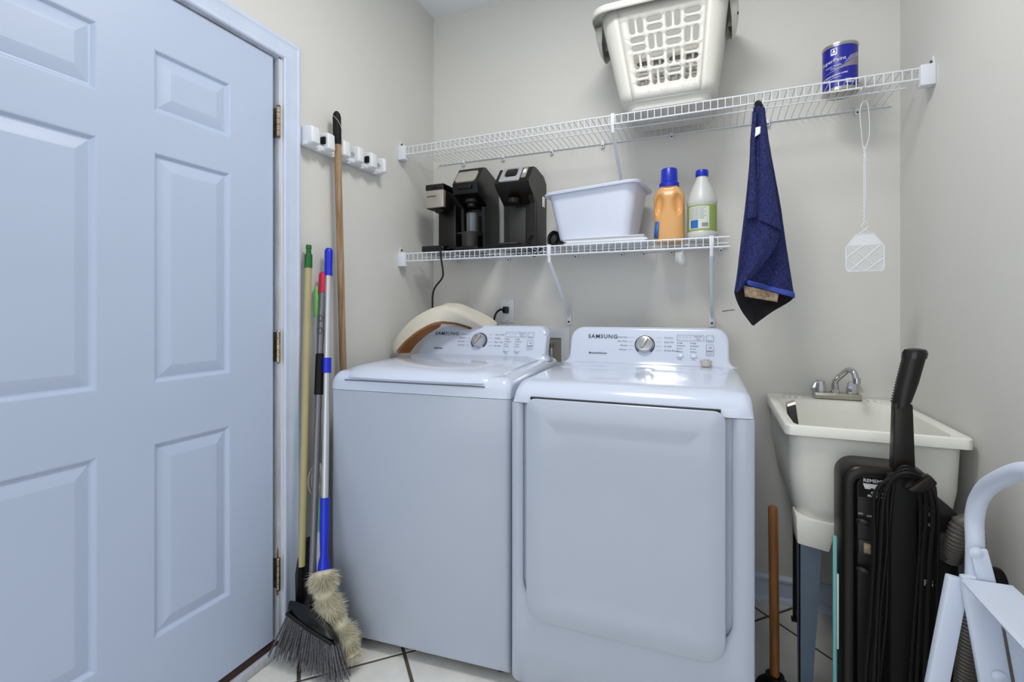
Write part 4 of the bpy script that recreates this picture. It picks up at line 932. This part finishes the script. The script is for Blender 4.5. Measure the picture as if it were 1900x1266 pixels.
MB().rbox(vx0 - .012, vx1 + .03, -.86, -.64, 0, .07, .015, 3).build('floor_head', 'matblack', vc)
st = MB().hexa([(1.827, -.795, .80), (1.873, -.795, .80), (1.873, -.757, .80), (1.827, -.757, .80), (1.831, -.793, .975), (1.868, -.793, .972), (1.868, -.760, .972), (1.831, -.760, .975)], .005).build('handle_stem', 'brownblack', vc)
gp = MB().loft([[(1.8485 + t * .026 + a * (.020 + .004 * min(1, t * 3)), -.777 - .002 * t + b_ * .021, .966 + t * .128 + .012 * a * (1 - t)) for a, b_ in [(math.cos(q) * (1.12 if abs(math.cos(q)) < .8 else 1), math.sin(q)) for q in [2 * math.pi * k / 16 for k in range(16)]]] for t in (0, .15, .4, .8, .95)]).build('grip', 'brownblack', vc, ang=60)
MB().loft([[(1.8732 + dx + a * r_, -.779 + b_ * r_ * .88, z) for a, b_ in [(math.cos(q), math.sin(q)) for q in [2 * math.pi * k / 16 for k in range(16)]]] for dx, r_, z in ((0, .0255, 1.085), (.002, .0262, 1.098), (.003, .022, 1.107), (.003, .012, 1.110))]).build('grip_cap', 'blackgloss', gp)
rg = MB()
for k in range(15): t = .08 + k / 15 * .8; rg.rbox(1.8255 + t * .026, 1.8315 + t * .026, -.787, -.769, .962 + t * .128, .966 + t * .128, .001, 1)
rg.build('grip_ribs', 'black', gp)
MB().hexa([(1.838, -.845, .772), (1.868, -.845, .768), (1.868, -.80, .768), (1.838, -.80, .772), (1.886, -.842, .815), (1.902, -.842, .795), (1.902, -.815, .795), (1.886, -.815, .815)], .006).build('cord_hook', 'brownblack', vc)
pz = .742
lp = MB().box(1.766, 1.84, -.7445, -.7415, .712, .768).build('reminder_plate', 'black', vc)
tt = MB().text('REMEMBER', .0125, lambda u, v: Vector((1.806 + u, -.7452, .757 + v)), bold=.0002)
tt.text('CHECK', .008, lambda u, v: Vector((1.806 + u, -.7452, .7265 + v)), bold=.0002).text('FILTER BAG', .008, lambda u, v: Vector((1.806 + u, -.7452, .7175 + v)), bold=.0002)
bar = [(1.775, .749), (1.838, .749), (1.834, .735), (1.826, .735), (1.826, .738), (1.818, .738), (1.818, .735), (1.80, .735), (1.80, .738), (1.792, .738), (1.792, .735), (1.78, .735)]
tt.add([(x, -.7452, z) for x, z in bar], [tuple(range(len(bar)))])
tt.text('ON', .007, lambda u, v: Vector((1.77 + u, -.7452, .668 + v))).text('OFF', .007, lambda u, v: Vector((1.79 + u, -.7452, .664 + v)))
tt.build('plate_print', 'white', lp, keep=True)
for z in (.648, .521):
    MB().tube(catmull([(1.764, -.742, z), (1.766, -.757, z + .006), (1.775, -.763, z + .006), (1.783, -.757, z), (1.784, -.742, z - .006)], 4), .006, 8).build('cable_clip', 'darkgrey', vc)
sw = MB().rbox(1.765, 1.80, -.748, -.738, .56, .60, .003).build('switch_plate', 'darkgrey', vc)
MB().rbox(1.776, 1.791, -.756, -.746, .568, .594, .003).build('rocker', 'tan', sw)
MB().text('P5', .02, lambda u, v: Vector((1.898 + u, -.7915, .535 + v)), bold=.0006).build('side_lettering', 'labelwhite', vc, keep=True)
for x, z in ((1.898, .70), (1.898, .675)): MB().box(x, x + .006, -.792, -.789, z, z + .008).build('bright_screw', 'alu', vc)
for k in range(5):
    o = k * .0085; yk = -.808 - (k % 3) * .009; j = [random.uniform(-.004, .004) for _ in range(8)]
    P = [(1.852, yk - .004, .822 - o * .6), (1.830 - o * .6, yk, .805 - o * .6), (1.818 - o + j[0], yk, .74), (1.812 - o + j[1], yk, .62), (1.806 - o + j[2], yk, .45), (1.796 - o + j[3], yk, .28), (1.79 - o * .8, yk, .16 + o), (1.80, yk, .115 + o), (1.825, yk, .10 + o),
         (1.85 + o * .5, yk, .13 + o), (1.858 + o + j[4], yk, .25), (1.866 + o + j[5], yk, .42), (1.874 + o + j[6], yk, .6), (1.876 + o + j[7], yk, .72), (1.872 + o * .6, yk, .797 - o * .5)]
    MB().tube(catmull(P, 6, True), .0043, 7, closed=True).build('cord_loop', 'matblack', vc)
H = catmull([(1.945, -.78, .60), (1.944, -.81, .655), (1.951, -.815, .695), (1.964, -.815, .702), (1.975, -.815, .675), (1.974, -.815, .56), (1.966, -.81, .40), (1.955, -.80, .2), (1.95, -.79, .075)], 24)
H2 = [H[0]]
for p in H:
    while (p - H2[-1]).length >= .0022: H2.append(H2[-1] + (p - H2[-1]).normalized() * .0022)
MB().tube(H2, [.0185 + .0028 * (1 if k % 4 in (1, 2) else 0) for k in range(len(H2))], 14).build('hose', 'hosegrey', vc, ang=20)
td = thing('thin_board', (1.712, -.747, 0), 'thin teal-edged board standing upright against the left side of the vacuum', 'board')
MB().rbox(1.7075, 1.7165, -.752, -.742, 0, .60, .002).build('board', 'teal', td)
MB().rbox(1.7166, 1.7205, -.752, -.743, .3, .5, .001).build('printed_strip', 'labelwhite', td)

# ================================================================== STEP LADDER AND ODDS
sl = thing('step_ladder', (1.9, -1.2, 0), 'white metal folding step ladder by the right wall', 'step ladder')
LF, LN = -.985, -1.42
hand = MB().tube(catmull([(1.912, LF + .002, .64), (1.912, LF, .72), (1.911, LF, .775), (1.910, LF - .024, .826), (1.908, LF - .082, .875), (1.905, LF - .19, .93), (1.905, (LF + LN) / 2 - .06, .942), (1.905, LN + .12, .915), (1.905, LN + .02, .83), (1.906, LN, .72), (1.907, LN, .64)], 8), .0155, 16).build('handrail', 'ladder', sl)
for y, s in ((LF, 1), (LN, -1)):
    def rail(x0, z0, x1, z1, w, y0, y1, nm):
        d = (Vector((x1, 0, z1)) - Vector((x0, 0, z0))).normalized(); q = Vector((d.z, 0, -d.x)) * (w / 2)
        P = [Vector((x1, 0, z1)) - q, Vector((x1, 0, z1)) + q, Vector((x0, 0, z0)) + q, Vector((x0, 0, z0)) - q]
        return MB().hexa([(P[0].x, y0, P[0].z), (P[1].x, y0, P[1].z), (P[1].x, y1, P[1].z), (P[0].x, y1, P[0].z), (P[3].x, y0, P[3].z), (P[2].x, y0, P[2].z), (P[2].x, y1, P[2].z), (P[3].x, y1, P[3].z)], .004).build(nm, 'ladder', sl)
    rail(1.888, .64, 1.795, .012, .036, y + .002, y + .024, 'rear_leg')
    fr = rail(1.908, .66, 2.0, .012, .05, y - .022, y - .002, 'front_rail')
    rail(1.908, .72, 1.925, .64, .03, y - .026, y - .018, 'hinge_strap')
    for x, z in ((1.905, .712), (1.915, .618), (1.94, .47)):
        MB().lathe([(.0125, 0), (.0125, .002), (.009, .0025), (.006, .005), (.003, .0055)], (x, y - .024, z), 18, Matrix.Rotation(R(90), 4, 'X')).build('rivet', 'ladder', fr)
    for x in (1.795, 2.0): MB().rbox(x - .022, x + .022, y - .02, y + .022, 0, .03, .006).build('rubber_foot', 'black', sl)
def tread(x, z, dep, nm):
    t = MB().loft([[(x + a, y, z + b_) for a, b_ in ((0, 0), (.045, .004), (.052, 0), (.075, -dep), (.070, -dep), (.045, -.006), (.006, -.008), (.002, -.012))] for y in (LF - .014, LN + .014)]).build(nm, 'ladder', sl, ang=30)
    for k in range(5):
        f_ = .18 + k * .17; xx, zz = x + .0505 + (.0225) * f_, z - dep * f_
        MB().tube([(xx - .002, LF - .05, zz), (xx - .002, LN + .05, zz)], .0032, 6).build('tread_rib', 'ladder', t)
    return t
# the folded treads stand almost upright, their ribbed side to the room
for z0 in (.655, .38):
    xo = 1.878 + (.655 - z0) * .14
    t_ = MB().loft([[(xo + a, y, z0 + b_) for a, b_ in ((.0, .0), (.006, .004), (.08, .006), (.086, 0), (.086, -.006), (.066, -.004), (.092, -.20), (.086, -.20), (.058, -.006), (.004, -.008))] for y in (LF - .03, LN + .03)]).build('tread', 'ladder', sl, ang=30)
    for k in range(5):
        f_ = .2 + k * .17
        MB().tube([(xo + .061 + .028 * f_, LF - .07, z0 - .005 - .195 * f_), (xo + .061 + .028 * f_, LN + .07, z0 - .005 - .195 * f_)], .0055, 8).build('tread_rib', 'ladder', t_)
kp = thing('round_knob', (2.045, -.71, .5), 'black round knob against the right wall behind the step ladder', 'knob')
MB().lathe([(.034, 0), (.036, .006), (.036, .02), (.03, .026), (.012, .028)], (RX - .001, -.71, .53), 24, Matrix.Rotation(R(-90), 4, 'Y')).build('disc', 'black', kp)
MB().lathe([(.012, .026), (.010, .04), (.006, .042)], (RX - .001, -.71, .53), 16, Matrix.Rotation(R(-90), 4, 'Y')).build('centre', 'blackgloss', kp)
